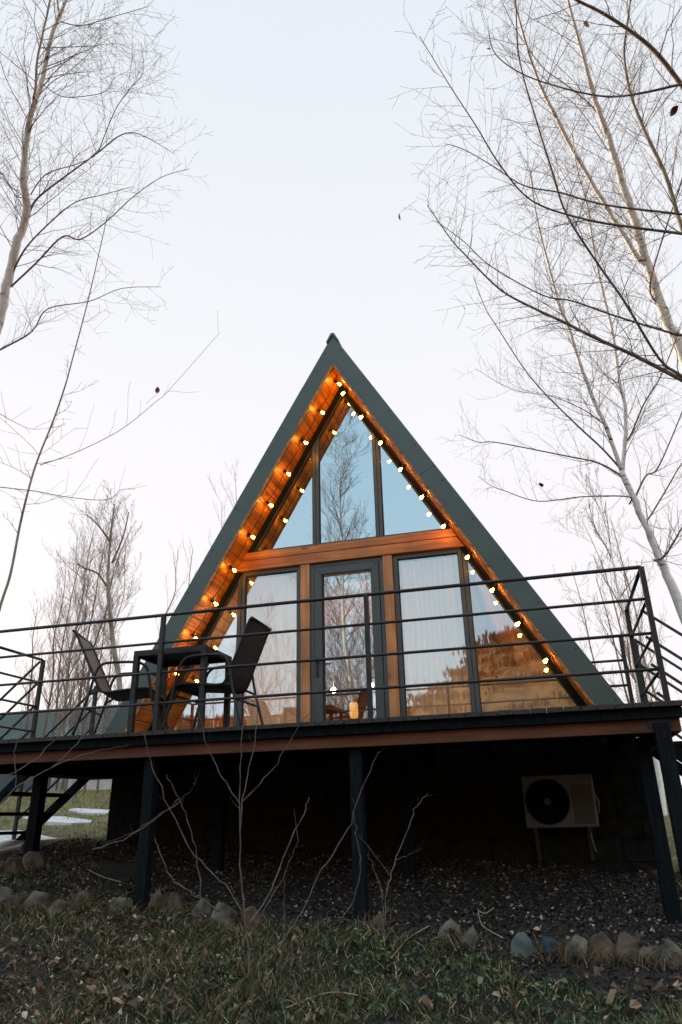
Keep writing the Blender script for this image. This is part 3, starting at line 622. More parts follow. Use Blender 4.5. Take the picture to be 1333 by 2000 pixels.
# ------------------------------------------------------------------ path slabs, neighbour cottage
for k, (px, py, w, dd, lab) in enumerate(((192, 1590, .55, .32, 'pale paving slab beside the cabin plinth, farthest of the path'), (112, 1606, .62, .35, 'long pale paving slab behind the left stair post'), (20, 1638, .62, .35, 'pale paving slab seen through the stair treads'), (-30, 1662, .5, .35, 'pale paving slab at the left picture edge'))):
    p = hit(px, py); b = MB(); rs = random.Random(k)
    poly = [(math.cos(a)*w*(1+rs.uniform(-.12, .12)), math.sin(a)*dd*(1+rs.uniform(-.12, .12))) for a in np.linspace(0, 2*math.pi, 8)[:-1]]
    n = len(poly); b.add([(x, y, float(g(p.x+x, p.y+y))-p.z-.02) for x, y in poly]+[(x, y, float(g(p.x+x, p.y+y))-p.z+.03) for x, y in poly], [list(range(n))[::-1], list(range(n, 2*n))]+[(i, (i+1)%n, (i+1)%n+n, i+n) for i in range(n)])
    o = b.build('paving_slab', M['slab']); o.location = p; tag(o, lab, 'paving slab', 'pale paving slabs of the garden path')
nb = empty('cottage', (-13.5, 13, 0), 'low cottage with ribbed green roof and pale walls beyond the left stairs', 'cottage')
b = MB(); b.box((-6, 0, -.5), (5.2, 5, 1.65)); b.build('wall', M['bluebase'], nb)
b = MB(); b.box((.75, -.03, .26), (5.2, -.003, 1.6)); b.build('wall_panel', M['palewall'], nb)
b = MB(); b.box((.6, -.06, .19), (5.2, -.031, .255)); b.build('trim', M['whitetrim'], nb)
b = MB(); b.box((.62, -.05, .256), (.74, -.004, 1.6)); b.build('corner_post', M['bluebase'], nb)
b = MB(); a_ = Vector((0, -.7, 1.45)); z_ = Vector((0, 2.6, 3.25)); dv = (z_-a_)
b.add([(-6.4, -.7, 1.45), (5.6, -.7, 1.45), (5.6, 2.6, 3.25), (-6.4, 2.6, 3.25), (-6.4, 5.8, 1.5), (5.6, 5.8, 1.5)], [(0, 1, 2, 3), (3, 2, 5, 4), (0, 3, 4), (1, 5, 2)])
x = -6.4
while x < 5.6: b.beam((x, -.7, 1.47), (x, 2.6, 3.27), .035, .04); x += .16
b.build('roof', M['ribroof'], nb)
b = MB()
for x in np.arange(.9, 5.2, .09): b.box((x, -.012, -.45), (x+.05, -.001, .19))
b.build('cladding_ribs', M['bluebase'], nb)
# garden post
gp = MB(); q = hit(140, 1570); gp.tube([(0, 0, -.1), (0, 0, .5)], [.045, .04], 8); o = gp.build('garden_post', M['greybark']); o.location = q; tag(o, 'short grey wooden post in the grass before the cottage', 'post')
# ------------------------------------------------------------------ trees
class Tree:
    def __init__(s): s.tr = MB(); s.tw = []                # twigs: (pts, radii)
    def limb(s, pts, r0, r1, white=False, n=5, kids=None, jit=.0):
        sm = smooth(pts, 5); m = len(sm)
        if jit: sm = [p+Vector((random.gauss(0, jit), random.gauss(0, jit), random.gauss(0, jit))) if 0 < i < m-1 else p for i, p in enumerate(sm)]
        rad = [r0+(r1-r0)*(i/(m-1))**(1 if white else .8) for i in range(m)]
        if white:
            sm = [p+Vector((random.gauss(0, .12), random.gauss(0, .12), 0))*q for p, q in zip(sm, rad)]; rad = [q*random.uniform(.93, 1.08) for q in rad]; s.tr.tube(sm, rad, 9)
        else: s.tw.append((sm, rad))
        return sm, rad
    def kids(s, sm, rad, n, L, lev, t0=.1, up=.35, spread=1.0, rmin=.0016, kink=.10, bias=None, rcap=.0058):
        m = len(sm)
        for i in range(n):
            t = t0+(1-t0)*(i+random.random())/n; k = min(m-2, int(t*(m-1))); p = sm[k].lerp(sm[k+1], t*(m-1)-k); d = (sm[k+1]-sm[k]).normalized()
            rv = Vector((random.gauss(0, 1), random.gauss(0, 1), random.gauss(0, 1))); rv = (rv-d*rv.dot(d)).normalized()
            dr = (d*random.uniform(.35, .9)+rv*spread*random.uniform(.6, 1.1)+Vector((0, 0, up*random.uniform(.2, 1)))).normalized()
            if bias: dr = (dr+bias*random.random()).normalized()
            ln = L*random.uniform(.45, 1.15)*(1-.45*t); r = max(rmin, min(rcap, rad[k]*random.uniform(.28, .5))); ns = 8; pts = [p]; q = p.copy()
            for j in range(ns):
                dr = (dr+Vector((random.gauss(0, kink), random.gauss(0, kink), random.gauss(0, kink)+up*.10))).normalized(); q = q+dr*(ln/ns); pts.append(q.copy())
            rr = [max(rmin*.7, r*(1-.8*j/ns)) for j in range(ns+1)]; s.tw.append((pts, rr))
            if lev > 0: s.kids(pts, rr, max(4, int(ln*9)), ln*.50, lev-1, .10, up, spread*.9, rmin, kink*1.1, None, rcap*.55)
    def build(s, name, label, cat='tree', group=None, barkm='birch', twigm='bark', base=None):
        base = Vector(base) if base else Vector(s.tr.v[0]) if s.tr.v else s.tw[0][0][0]
        root = empty(name, base, label, cat, group)
        if s.tr.v:
            s.tr.v = [(v[0]-base.x, v[1]-base.y, v[2]-base.z) for v in s.tr.v]; s.tr.build('trunk', M[barkm], root)
        V = []; Fc = []
        for pts, rad in s.tw:
            n = 3 if rad[0] < .012 else 6; b0 = sum(len(v) for v in V) if False else None
            P_ = np.array([tuple(p) for p in pts])-np.array(base); m = len(P_); T = np.gradient(P_, axis=0); T /= np.linalg.norm(T, axis=1)[:, None]+1e-9
            ref = np.array([0, 0, 1.]) if abs(T[0, 2]) < .9 else np.array([1., 0, 0]); U = np.cross(T, ref); U /= np.linalg.norm(U, axis=1)[:, None]+1e-9; Wv = np.cross(T, U)
            a = np.arange(n)*2*math.pi/n; R = np.array(rad)[:, None, None]
            ring = P_[:, None, :]+R*(U[:, None, :]*np.cos(a)[None, :, None]+Wv[:, None, :]*np.sin(a)[None, :, None])
            off = s_off[0]; I = np.arange(m*n).reshape(m, n)+off; s_off[0] += m*n
            V.append(ring.reshape(-1, 3)); J = np.roll(I, -1, axis=1); Fc.append(np.stack([I[:-1], J[:-1], J[1:], I[1:]], -1).reshape(-1, 4))
        s_off[0] = 0
        rawmesh('crown', np.concatenate(V), np.concatenate(Fc), M[twigm], root, True)
        return root
s_off = [0]
def pl(pts, r, dr=0): # picture polyline at distance r (r grows by dr along it)
    n = len(pts); return [at(x, y, r+dr*i/(n-1)) for i, (x, y) in enumerate(pts)]
def wd(px, r): return px*r/F_PX/2*(.8 if px < 14 else .92)
def leaf(root, p, size, rs):
    n = 6; b = MB(); V = []; 
    for i in range(n):
        u = i/(n-1); w = size*.38*math.sin(math.pi*min(.98, u*.9+.06)); V += [(u*size, -w, .25*size*u*u), (u*size, 0, .25*size*u*u-w*.4), (u*size, w, .25*size*u*u)]
    b.add(V, [f for i in range(n-1) for f in ((i*3, i*3+1, i*3+4, i*3+3), (i*3+1, i*3+2, i*3+5, i*3+4))])
    b.tube(smooth([(0, 0, 0), (-.5*size, 0, .2*size), (-1.4*size, .2*size, .9*size), (-3.6*size, .3*size, 2.6*size)], 4), .0013, 4)
    o = b.build('dry_leaf', M['dryleaf'], root); o.location = Vector(p)-Vector(root.location); o.rotation_euler = (rs.uniform(0, 6), rs.uniform(0, 6), rs.uniform(0, 6)); return o
# birch whose white trunk leans in from the right edge, forking high above the stairs (A)
T = Tree(); r = 10.5; 
s0, q0 = T.limb([Vector((5.0, 2.1, float(g(5.0, 2.1))-.1))]+pl([(1425, 1420), (1333, 1190), (1290, 1090), (1250, 1000), (1214, 918)], r), wd(23, r), wd(12, r), True)
s1, q1 = T.limb(pl([(1214, 918), (1185, 835), (1160, 780), (1130, 700), (1113, 640), (1095, 600), (1080, 545), (1060, 470), (1045, 400), (1036, 330)], r), wd(10, r), wd(2.5, r), True)
s2, q2 = T.limb(pl([(1216, 922), (1222, 860), (1222, 800), (1210, 740), (1198, 650), (1176, 560), (1160, 480), (1148, 400), (1128, 330), (1118, 250)], r, .4), wd(9.5, r), wd(2.5, r), True)
for s_, q_ in ((s1, q1), (s2, q2)): T.kids(s_, q_, 40, 1.5, 2, .05)
T.kids(s0, q0, 9, 1.0, 2, .45)
for pts, a, b_ in (([(1216, 919), (1176, 875), (1118, 821), (1038, 738), (970, 636), (948, 600), (925, 540)], 5.5, 1.2), ([(1216, 930), (1169, 904), (1104, 890), (970, 864), (937, 864), (900, 850)], 5, 1.2),
                   ([(1230, 985), (1227, 970), (1140, 970), (1053, 979), (990, 960), (959, 948), (935, 930)], 4, 1), ([(1226, 860), (1235, 845), (1259, 788), (1292, 734), (1330, 640)], 5, 2), ([(1240, 975), (1262, 930), (1285, 915), (1321, 835), (1350, 760)], 5, 2),
                   ([(1250, 1010), (1262, 1020), (1300, 960), (1333, 905), (1370, 870)], 5, 2), ([(1182, 830), (1140, 800), (1080, 775), (1000, 760), (930, 720)], 3.5, 1), ([(1280, 1095), (1300, 1085), (1333, 1030)], 6, 3)):
    s_, q_ = T.limb(pl(pts, r, random.uniform(-.9, .5)), wd(a, r), wd(b_, r)); T.kids(s_, q_, 18, 1.0, 1, .15)
tA = T.build('birch_tree', 'white birch leaning in over the right stair and forking above the railing', 'birch tree')
# tall birch B on the right
T = Tree(); r = 12
s0, q0 = T.limb([Vector((7.0, 3.6, float(g(7.0, 3.6))-.1))]+pl([(1500, 1150), (1400, 900), (1340, 710), (1290, 590), (1255, 480), (1222, 370), (1190, 270), (1165, 200), (1140, 110), (1110, 0), (1085, -90)], r), wd(27, r), wd(2, r), True)
s1, q1 = T.limb(pl([(1268, 520), (1245, 500), (1190, 410), (1130, 310), (1080, 215), (1050, 150), (1030, 90), (1005, 0), (985, -80)], r, -.4), wd(12, r), wd(2.5, r), True)
T.kids(s0, q0, 50, 1.9, 2, .34); T.kids(s1, q1, 36, 1.7, 2, .05)
for pts, a, b_ in (([(1292, 600), (1270, 560), (1300, 450), (1333, 350), (1350, 250)], 5, 2), ([(1175, 230), (1150, 200), (1100, 160), (1060, 130), (1010, 60), (980, 0)], 3.5, 1.2), ([(1205, 320), (1160, 250), (1120, 200), (1080, 170), (980, 60)], 3, 1)):
    s_, q_ = T.limb(pl(pts, r, random.uniform(-.8, .8)), wd(a, r), wd(b_, r)); T.kids(s_, q_, 14, .9, 1, .1)
T.build('birch_tree', 'tallest white birch at the right edge, with a double leader', 'birch tree')
# slimmer birch C at the right edge
T = Tree(); r = 11
s0, q0 = T.limb([Vector((8.2, 1.2, float(g(8.2, 1.2))-.1))]+pl([(1520, 900), (1400, 600), (1335, 448), (1308, 360), (1280, 296), (1252, 236), (1232, 180), (1220, 100), (1232, 0), (1240, -90)], r), wd(13, r), wd(2, r), True)
T.kids(s0, q0, 46, 1.6, 2, .3)
T.build('birch_tree', 'slim olive barked birch entering high at the right edge', 'birch tree', None, 'greybark')
# dark limbs of a nearer tree standing right of the frame
T = Tree(); r = 7.2; jx = at(1400, 790, r)
s0, q0 = T.limb([Vector((jx.x+.75, jx.y-.1, float(g(jx.x+.75, jx.y-.1))-.1)), jx+Vector((.5, 0, -2.0)), jx, at(1430, 560, r), at(1400, 300, r), at(1380, 60, r), at(1360, -100, r)], wd(42, r), wd(12, r), True)
for pts, a, b_, k in (([(1400, 775), (1333, 742), (1240, 694), (1164, 660), (1100, 628), (1040, 600), (976, 564), (908, 496), (880, 465), (835, 400)], 11, 2, 22),
    ([(1400, 790), (1333, 735), (1288, 700), (1220, 588), (1172, 520), (1108, 420), (1080, 336), (1056, 260), (1016, 120), (1008, 0), (1000, -60)], 8, 1.8, 22),
    ([(1425, 640), (1340, 655), (1292, 644), (1200, 616), (1120, 588), (1060, 576), (960, 520), (905, 470), (850, 430)], 6.5, 1.3, 18),
    ([(1420, 470), (1333, 456), (1240, 444), (1144, 428), (1040, 392), (976, 320), (932, 248), (880, 168), (820, 70)], 7.5, 1.2, 20),
    ([(1420, 430), (1333, 418), (1184, 400), (1096, 376), (1024, 362), (965, 325), (908, 292), (870, 280)], 6, 1.2, 16),
    ([(1385, 160), (1333, 164), (1270, 178), (1204, 188), (1144, 182), (1056, 158), (1000, 132), (965, 100), (955, 60)], 6.5, 1.5, 9),
    ([(1395, 260), (1333, 167), (1280, 100), (1232, 60), (1176, 24), (1128, 0), (1080, -30)], 11, 5, 7)):
    s_, q_ = T.limb(pl(pts, r, random.uniform(-1.0, 0)), wd(a, r), wd(b_, r)); T.kids(s_, q_, int(k*1.7), .9, 1, .10, .2)
tD = T.build('bare_tree', 'nearer bare tree sending long dark limbs in from the right edge', 'tree', None, 'darkbark', 'darkbark')
rs = random.Random(5)
for px, py, sz in ((1147, 52, .075), (957, 96, .05), (1325, 206, .08), (1092, 153, .04), (780, 418, .06), (1056, 943, .06), (909, 606, .04)): leaf(tD, at(px, py, 6.6), sz, rs)
# left birch
T = Tree(); r = 9.5; b0 = at(-190, 1080, r)
s0, q0 = T.limb([Vector((b0.x-.6, b0.y+.2, float(g(b0.x-.6, b0.y))-.1)), b0, at(-60, 770, r), at(-3, 625, r)]+pl([(12, 560), (31, 483), (51, 415), (46, 350), (51, 280), (63, 217), (84, 150), (101, 70), (125, 10), (150, -60)], r), wd(23, r), wd(3.5, r), True)
s1, q1 = T.limb(pl([(62, 215), (70, 168), (72, 122), (84, 63), (98, 0), (108, -60)], r, -.4), wd(6, r), wd(3, r), True)
T.kids(s0, q0, 38, 1.7, 2, .34, .3); T.kids(s1, q1, 18, 1.1, 2, .1)
for pts, a, b_ in (([(57, 415), (75, 385), (133, 340), (192, 297), (231, 266), (262, 259), (300, 275), (340, 300)], 5.5, 1), ([(21, 560), (70, 514), (122, 462), (157, 467), (206, 434), (259, 385), (315, 346), (371, 329)], 5, 1),
    ([(21, 540), (49, 486), (98, 434), (147, 395), (200, 380), (260, 364)], 5, 1), ([(192, 297), (224, 217), (252, 175), (280, 140), (276, 84)], 2.5, 1), ([(119, 42), (161, 49), (224, 31), (290, 12)], 2.5, 1),
    ([(85, 165), (122, 188), (175, 186), (210, 175), (224, 143)], 2.5, 1), ([(-30, 700), (0, 683), (52, 655), (70, 637), (95, 602), (175, 588), (238, 563), (315, 560)], 5, 1),
    ([(-40, 330), (0, 335), (30, 380), (45, 385)], 3, 2), ([(60, 380), (90, 340), (150, 320), (185, 305)], 3, 1.5)):
    s_, q_ = T.limb(pl(pts, r, random.uniform(-.9, .6)), wd(a, r), wd(b_, r)); T.kids(s_, q_, 20, 1.0, 1, .12, .15)
T.build('birch_tree', 'white barked birch leaning in at the upper left edge', 'birch tree')
# slender left sapling in front
T = Tree(); r = 5.6; b0 = at(-60, 1420, r)
s0, q0 = T.limb([Vector((b0.x-.1, b0.y, float(g(b0.x, b0.y))-.1)), b0]+pl([(-4, 1200), (20, 1123), (40, 1021), (61, 937), (78, 886), (105, 819), (128, 751), (143, 696), (171, 591), (196, 483), (210, 420)], r), wd(8, r), wd(1.5, r))
for pts, a, b_, k in (([(78, 908), (149, 883), (236, 839), (304, 785), (331, 761), (429, 650)], 2.6, .8, 7), ([(-40, 945), (0, 951), (68, 959), (135, 971), (209, 976), (236, 957), (263, 955)], 3.2, 1.2, 12), ([(76, 890), (60, 870), (0, 815)], 1.8, 1, 3),
    ([(62, 935), (30, 915), (0, 903)], 2, 1, 3), ([(52, 985), (90, 980), (130, 960)], 1.6, .8, 4), ([(0, 808), (30, 825), (65, 838), (120, 832)], 2, .8, 6)):
    s_, q_ = T.limb(pl(pts, r, random.uniform(-.3, .3)), wd(a, r), wd(b_, r)); T.kids(s_, q_, k, .4, 0, .1, .2)
T.kids(s0, q0, 16, .42, 1, .3, .2)
tS = T.build('sapling', 'slender dark sapling slanting up in front of the left railing', 'sapling', None, 'greybark', 'greybark')
leaf(tS, at(307, 768, 5.6), .05, rs)
# generic bare trees
def bare(x, y, h, lean, r0, nk, label, group=None, barkm='greybark', twigm='bark', Lf=.26, up=.9, lev=2, name='bare_tree', spread=.55, cat='tree', rm=.0035, t0=.18, lens=None):
    T = Tree(); b = Vector((x, y, float(g(x, y))-.1)); pts = [b+Vector((lean[0]*u*u*h+random.gauss(0, .012)*h*u, lean[1]*u*u*h+random.gauss(0, .012)*h*u, h*u)) for u in np.linspace(0, 1, 7)]
    s_, q_ = T.limb(pts, r0, .006, True); T.kids(s_, q_, nk, h*Lf, lev, t0, up, spread, rm, .09, None, .016)
    return T.build(name, label, cat, group, barkm, twigm)
G1 = 'bare trees behind the left end of the deck'
def place(px, dist): # ground point under a picture column at a distance
    d = FW*F_PX + RT*(px-666.5) - UP*(1600-1000); d.z = 0; d.normalize(); return CAM.x+d.x*dist, CAM.y+d.y*dist
for px, dist, h, ln, r0, nk, lab, bk in ((95, 19, 6.9, (.05, 0), .06, 34, 'pale trunked slender tree in the middle of the left clump', 'greybark'), (120, 20, 7.3, (.08, 0), .045, 34, 'tallest dark stemmed tree of the left clump', 'darkbark'),
    (140, 18.5, 6.7, (.10, 0), .045, 30, 'dark tree leaning right in the left clump', 'darkbark'), (62, 21, 6.2, (0, 0), .045, 26, 'shorter bare tree on the left side of the clump', 'darkbark'), (25, 20, 4.8, (-.04, 0), .04, 22, 'low bare tree nearest the left picture edge', 'darkbark'),
    (160, 22, 6.0, (.03, 0), .04, 22, 'thin bare tree low in the left clump behind the left chair', 'darkbark'),
    (80, 23, 7.6, (.02, 0), .04, 34, 'fine reddish tree at the back of the left clump', 'darkbark'), (108, 17.5, 5.6, (.03, 0), .035, 30, 'low fine twigged tree at the front of the left clump', 'greybark'), (185, 21, 6.6, (.02, 0), .035, 30, 'fine reddish tree between the left clump and the crooked birch', 'darkbark')):
    x, y = place(px, dist); bare(x, y, h, ln, r0, nk, lab, G1, bk, spread=.75, up=.75, rm=.003)
T = Tree(); r = 17; x, y = place(262, r)
s0, q0 = T.limb([Vector((x, y, float(g(x, y))-.1)), at(240, 1440, r), at(233, 1330, r), at(217, 1220, r), at(211, 1140, r), at(215, 1060, r), at(224, 985, r)], .085, .015, True); T.kids(s0, q0, 40, 1.5, 2, .35, .35, .8, .0035)
for pts in ([(212, 1150), (190, 1120), (165, 1110), (150, 1100)], [(216, 1060), (195, 1030), (170, 1005)], [(219, 1100), (240, 1050), (252, 1000)]):
    s_, q_ = T.limb(pl(pts, r), .03, .01); T.kids(s_, q_, 10, .9, 1, .1, .4, .8, .0035)
T.build('birch_tree', 'crooked olive trunked birch between the left clump and the cabin roof', 'birch tree', None, 'greybark')
G2 = 'thin bare saplings showing past the left roof edge'
for px, dist, h, lab in ((290, 20, 6.6, 'thin sapling just left of the left roof edge above the railing'), (340, 22, 7.4, 'small sapling tip touching the left roof edge'), (420, 22, 10.0, 'sapling tips showing high beside the left roof edge'), (395, 23, 9.4, 'pale sapling tips left of the high ones by the roof edge')):
    x, y = place(px, dist); bare(x, y, h, (.02, 0), .045, 18, lab, G2, 'darkbark', Lf=.22, lev=1, name='sapling', cat='sapling')
G3 = 'bare trees behind the right end of the deck'
for px, dist, h, ln, r0, nk, lab, bk in ((1215, 17, 5.2, (-.03, 0), .03, 16, 'thin bare tree seen through the right railing', 'darkbark'), (1275, 15, 4.6, (-.05, 0), .03, 14, 'reddish thin tree behind the corner railing post', 'darkbark'), (1330, 16, 6, (-.04, 0), .04, 18, 'bare tree at the right picture edge behind the stair', 'greybark'),
    (1150, 20, 3.9, (-.05, 0), .03, 18, 'low bushy tree just right of the right roof edge', 'darkbark'), (1300, 19, 7.0, (-.10, 0), .045, 18, 'leaning bare tree behind the forked birch', 'greybark')):
    x, y = place(px, dist); bare(x, y, h, ln, r0, nk, lab, G3, bk, spread=.95, up=.5, rm=.003)
x, y = place(1298, 14.5); bare(x, y, 6.5, (-.02, 0), .07, 18, 'pale birch trunk seen low between the two right deck posts', None, 'birch', name='birch_tree', cat='birch tree')
# grove behind the camera, mirrored in the glass
G4 = 'birches standing behind the camera and mirrored in the glass'
def mir(px, py, Yv):
    d = FW*F_PX + RT*(px-666.5) - UP*(py-1000); t = (Yv-CAM.y)/d.y; p = CAM+d*t; return Vector((p.x, -p.y, p.z))
for px, Yv, h, r0, nk, dens, lab in ((684, 14, 15.5, .13, 60, 2, 'tall birch mirrored in the middle of the pointed upper window'), (722, 12.5, 9.6, .10, 40, 2, 'birch mirrored along the right side of the door glass'), (650, 15, 9.5, .07, 40, 2, 'birch mirrored at the left of the door glass'),
    (668, 18, 10.0, .07, 40, 2, 'thin birch mirrored in the middle of the door glass'), (700, 17, 9.8, .06, 36, 2, 'slim dark tree mirrored in the door glass'), (511, 16, 9.4, .10, 44, 2, 'birch mirrored in the window left of the door'), (545, 19, 9.0, .06, 36, 2, 'thin tree mirrored right of the birch in the left window'),
    (470, 20, 9.0, .07, 34, 2, 'tree mirrored in the sloping lower left window'), (826, 17, 6.2, .07, 20, 1, 'short birch mirrored low in the curtained right window'), (850, 20, 6.8, .06, 18, 1, 'short leaning trunk mirrored in the curtained right window'), (580, 17, 8.0, .05, 30, 2, 'small tree mirrored against the left door post'),
    (635, 20, 10.5, .06, 36, 2, 'far thin birch mirrored in the upper part of the door glass'), (735, 19, 9, .07, 30, 2, 'stout birch mirrored at the right edge of the door glass'), (420, 22, 9, .07, 26, 2, 'outermost tree mirrored at the far left of the glass')):
    p = mir(px, 1395, Yv); top = mir(px, 1100, Yv); bare(p.x, p.y, h, (-.008, .01), r0*.85, int(nk*1.5), lab, G4, 'birch', 'bark', Lf=.20, up=.6, lev=dens, name='birch_tree', spread=.9, cat='birch tree', rm=.0035, t0=.10)
# ------------------------------------------------------------------ foreground shrub
T = Tree(); r = 4.4; M['shrub'] = mat('grey_brown_stem', (.075,.06,.055), .85, c2=(.16,.13,.115), scale=15, bump=.4)
base = hit(487, 1900)
stems = [([(487, 1900), (478, 1780), (470, 1690), (469, 1600), (470, 1500), (478, 1385)], 7, 3), ([(470, 1620), (478, 1540), (494, 1470), (503, 1405), (497, 1340)], 4.5, 2), ([(470, 1570), (440, 1530), (410, 1470), (395, 1410), (380, 1380)], 4, 2), ([(474, 1565), (500, 1540), (540, 1490), (580, 1425), (610, 1385)], 4, 2),
  ([(480, 1790), (440, 1730), (390, 1680), (340, 1600), (300, 1500), (282, 1430)], 5.5, 2.5), ([(430, 1780), (390, 1755), (340, 1720), (318, 1680), (303, 1638)], 5, 3), ([(490, 1800), (530, 1740), (560, 1660), (590, 1600), (604, 1558)], 5, 2.5), ([(395, 1760), (388, 1690), (370, 1610), (350, 1560), (325, 1512)], 4, 2),
  ([(510, 1790), (560, 1700), (580, 1640), (575, 1580)], 3.5, 1.5), ([(352, 1565), (310, 1595), (260, 1625), (205, 1650)], 3, 1.2), ([(352, 1565), (375, 1540), (382, 1530)], 2, 1)]
for pts, a, b_ in stems:
    s_, q_ = T.limb(pl(pts, r, random.uniform(-.25, .25)), wd(a*.8, r), wd(b_*.7, r), jit=.004); T.kids(s_, q_, 2, .13, 0, .5, .4, .7, .0008)
T.build('shrub', 'bare many stemmed shrub in the foreground left of centre', 'shrub', None, 'greybark', 'shrub')
T = Tree(); r = 4.8
for pts, a, b_ in (([(560, 1830), (590, 1780), (630, 1700), (680, 1620), (700, 1560), (735, 1480), (742, 1470)], 5, 2.5), ([(690, 1590), (698, 1640), (704, 1700), (690, 1760), (660, 1800)], 5, 3), ([(750, 1790), (745, 1740), (728, 1690), (718, 1670)], 4, 2.5), ([(758, 1740), (770, 1690), (800, 1610), (820, 1570), (836, 1550)], 4, 1.8),
    ([(762, 1710), (740, 1680), (700, 1630)], 2.5, 1.2), ([(775, 1680), (800, 1670), (826, 1658)], 2.5, 1), ([(540, 1900), (555, 1840), (556, 1780), (556, 1720)], 5, 2.5), ([(640, 1790), (600, 1830), (560, 1870)], 3, 2), ([(755, 1735), (752, 1790), (748, 1830)], 4, 3)):
    s_, q_ = T.limb(pl(pts, r, random.uniform(-.25, .25)), wd(a*.8, r), wd(b_*.7, r), jit=.004); T.kids(s_, q_, 2, .13, 0, .5, .4, .7, .0008)
T.build('shrub', 'lower bare shrub with crossing grey twigs before the middle deck post', 'shrub', None, 'greybark', 'shrub')
T = Tree(); r = 3.6
for pts, a, b_ in (([(-40, 1620), (30, 1540), (100, 1500), (160, 1440), (200, 1400), (262, 1378)], 3, 1), ([(-20, 1530), (60, 1490), (130, 1420), (160, 1380)], 2.5, 1), ([(100, 1500), (180, 1470), (250, 1455)], 2, .8), ([(30, 1540), (28, 1480), (32, 1440)], 2, 1), ([(180, 1660), (240, 1640), (300, 1600), (352, 1560)], 2.5, 1.2)):
    T.limb(pl(pts, r, .3), wd(a, r), wd(b_, r), jit=.004)
p_ = at(-40, 1620, r); T.limb([Vector((p_.x-.2, p_.y, float(g(p_.x, p_.y))-.05)), p_], wd(4, r), wd(3, r))
T.build('shrub', 'thin blurred twigs reaching in low from the left edge across the deck beam', 'shrub', None, 'greybark', 'shrub')
# ------------------------------------------------------------------ ground cover
def scatter(n, x0, x1, y0, y1, keep=None):
    x = rng.uniform(x0, x1, n); y = rng.uniform(y0, y1, n)
    if keep is not None: k = keep(x, y); x = x[k]; y = y[k]
    return x, y
def blades(x, y, h0, h1, w, lean, mt, name, lab=None):
    n = len(x); z = g(x, y)-.01; h = rng.uniform(h0, h1, n)*np.clip(1+.55*np.sin(x*9.3+2*np.sin(y*5))*np.sin(y*11.7+1.5*np.sin(x*7)), .35, 1.7); a = rng.uniform(0, 6.283, n); ca, sa = np.cos(a), np.sin(a); l = rng.uniform(.1, lean, n)*h; b = rng.uniform(0, 6.283, n); cb, sb = np.cos(b), np.sin(b); ww = w*rng.uniform(.6, 1.4, n)
    def P3(u, s, k): return np.stack([x+cb*l*u**1.8+ca*ww*s*k, y+sb*l*u**1.8+sa*ww*s*k, z+h*u*(1-.25*u)], -1)
    V = np.stack([P3(0, -1, 1), P3(0, 1, 1), P3(.5, -1, .8), P3(.5, 1, .8), P3(.82, -1, .45), P3(.82, 1, .45), P3(1, 0, 0)], 1)
    i = np.arange(n)[:, None]*7; q = np.concatenate([i+[0, 1, 3], i+[0, 3, 2], i+[2, 3, 5], i+[2, 5, 4], i+[4, 5, 6]], 0)
    return tag(rawmesh(name, V.reshape(-1, 3), q, mt), kind='stuff')
def patch(x, y, s, t=0): return np.sin(x*1.7+s)+np.sin(y*2.3+1.3*s+x)+np.sin((x+y)*3.1+2*s)+rng.normal(0, .45, len(x)) > t
gm = mat('winter_grass', (.05,.07,.02), .5, island=[(0, (.003,.020,.012)), (.45, (.016,.044,.014)), (.68, (.075,.095,.024)), (.85, (.20,.17,.065)), (1, (.66,.52,.33))])  # darkest teal tones put the shade among the blades into the colour
dm = mat('dry_grass', (.15,.11,.06), .8, island=[(0, (.045,.032,.016)), (.5, (.11,.078,.036)), (1, (.26,.20,.11))])
edge = lambda x: np.interp(x, [-3, -1, .7, 1.4, 1.9, 3], [-2.2, -2.35, -2.4, -2.8, -3.2, -3.5])
x, y = scatter(150000, -4.5, 4.2, -5.2, -1.9, lambda x, y: (y < edge(x)-.02) & patch(x, y, .5, -2.0)); blades(x, y, .02, .10, .0030, 1.3, gm, 'grass')
x, y = scatter(34000, -4.5, 4.2, -5.2, -2.0, lambda x, y: (y < edge(x)+.12) & patch(x, y, 2.2, .6)); blades(x, y, .04, .16, .0022, 1.6, dm, 'dry_grass')
x, y = scatter(9000, -4.6, -1.3, -2.2, -.6, lambda x, y: patch(x, y, 1.1, -.2)); blades(x, y, .03, .08, .003, 1.2, gm, 'grass')
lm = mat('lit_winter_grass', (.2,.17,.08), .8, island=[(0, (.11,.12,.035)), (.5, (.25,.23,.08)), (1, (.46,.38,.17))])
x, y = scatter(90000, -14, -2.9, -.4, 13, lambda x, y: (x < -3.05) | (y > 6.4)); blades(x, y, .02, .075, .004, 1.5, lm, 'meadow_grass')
x, y = scatter(26000, 2.9, 11, -1.5, 13, lambda x, y: x > 3.0); blades(x, y, .03, .10, .004, 1.5, lm, 'meadow_grass')
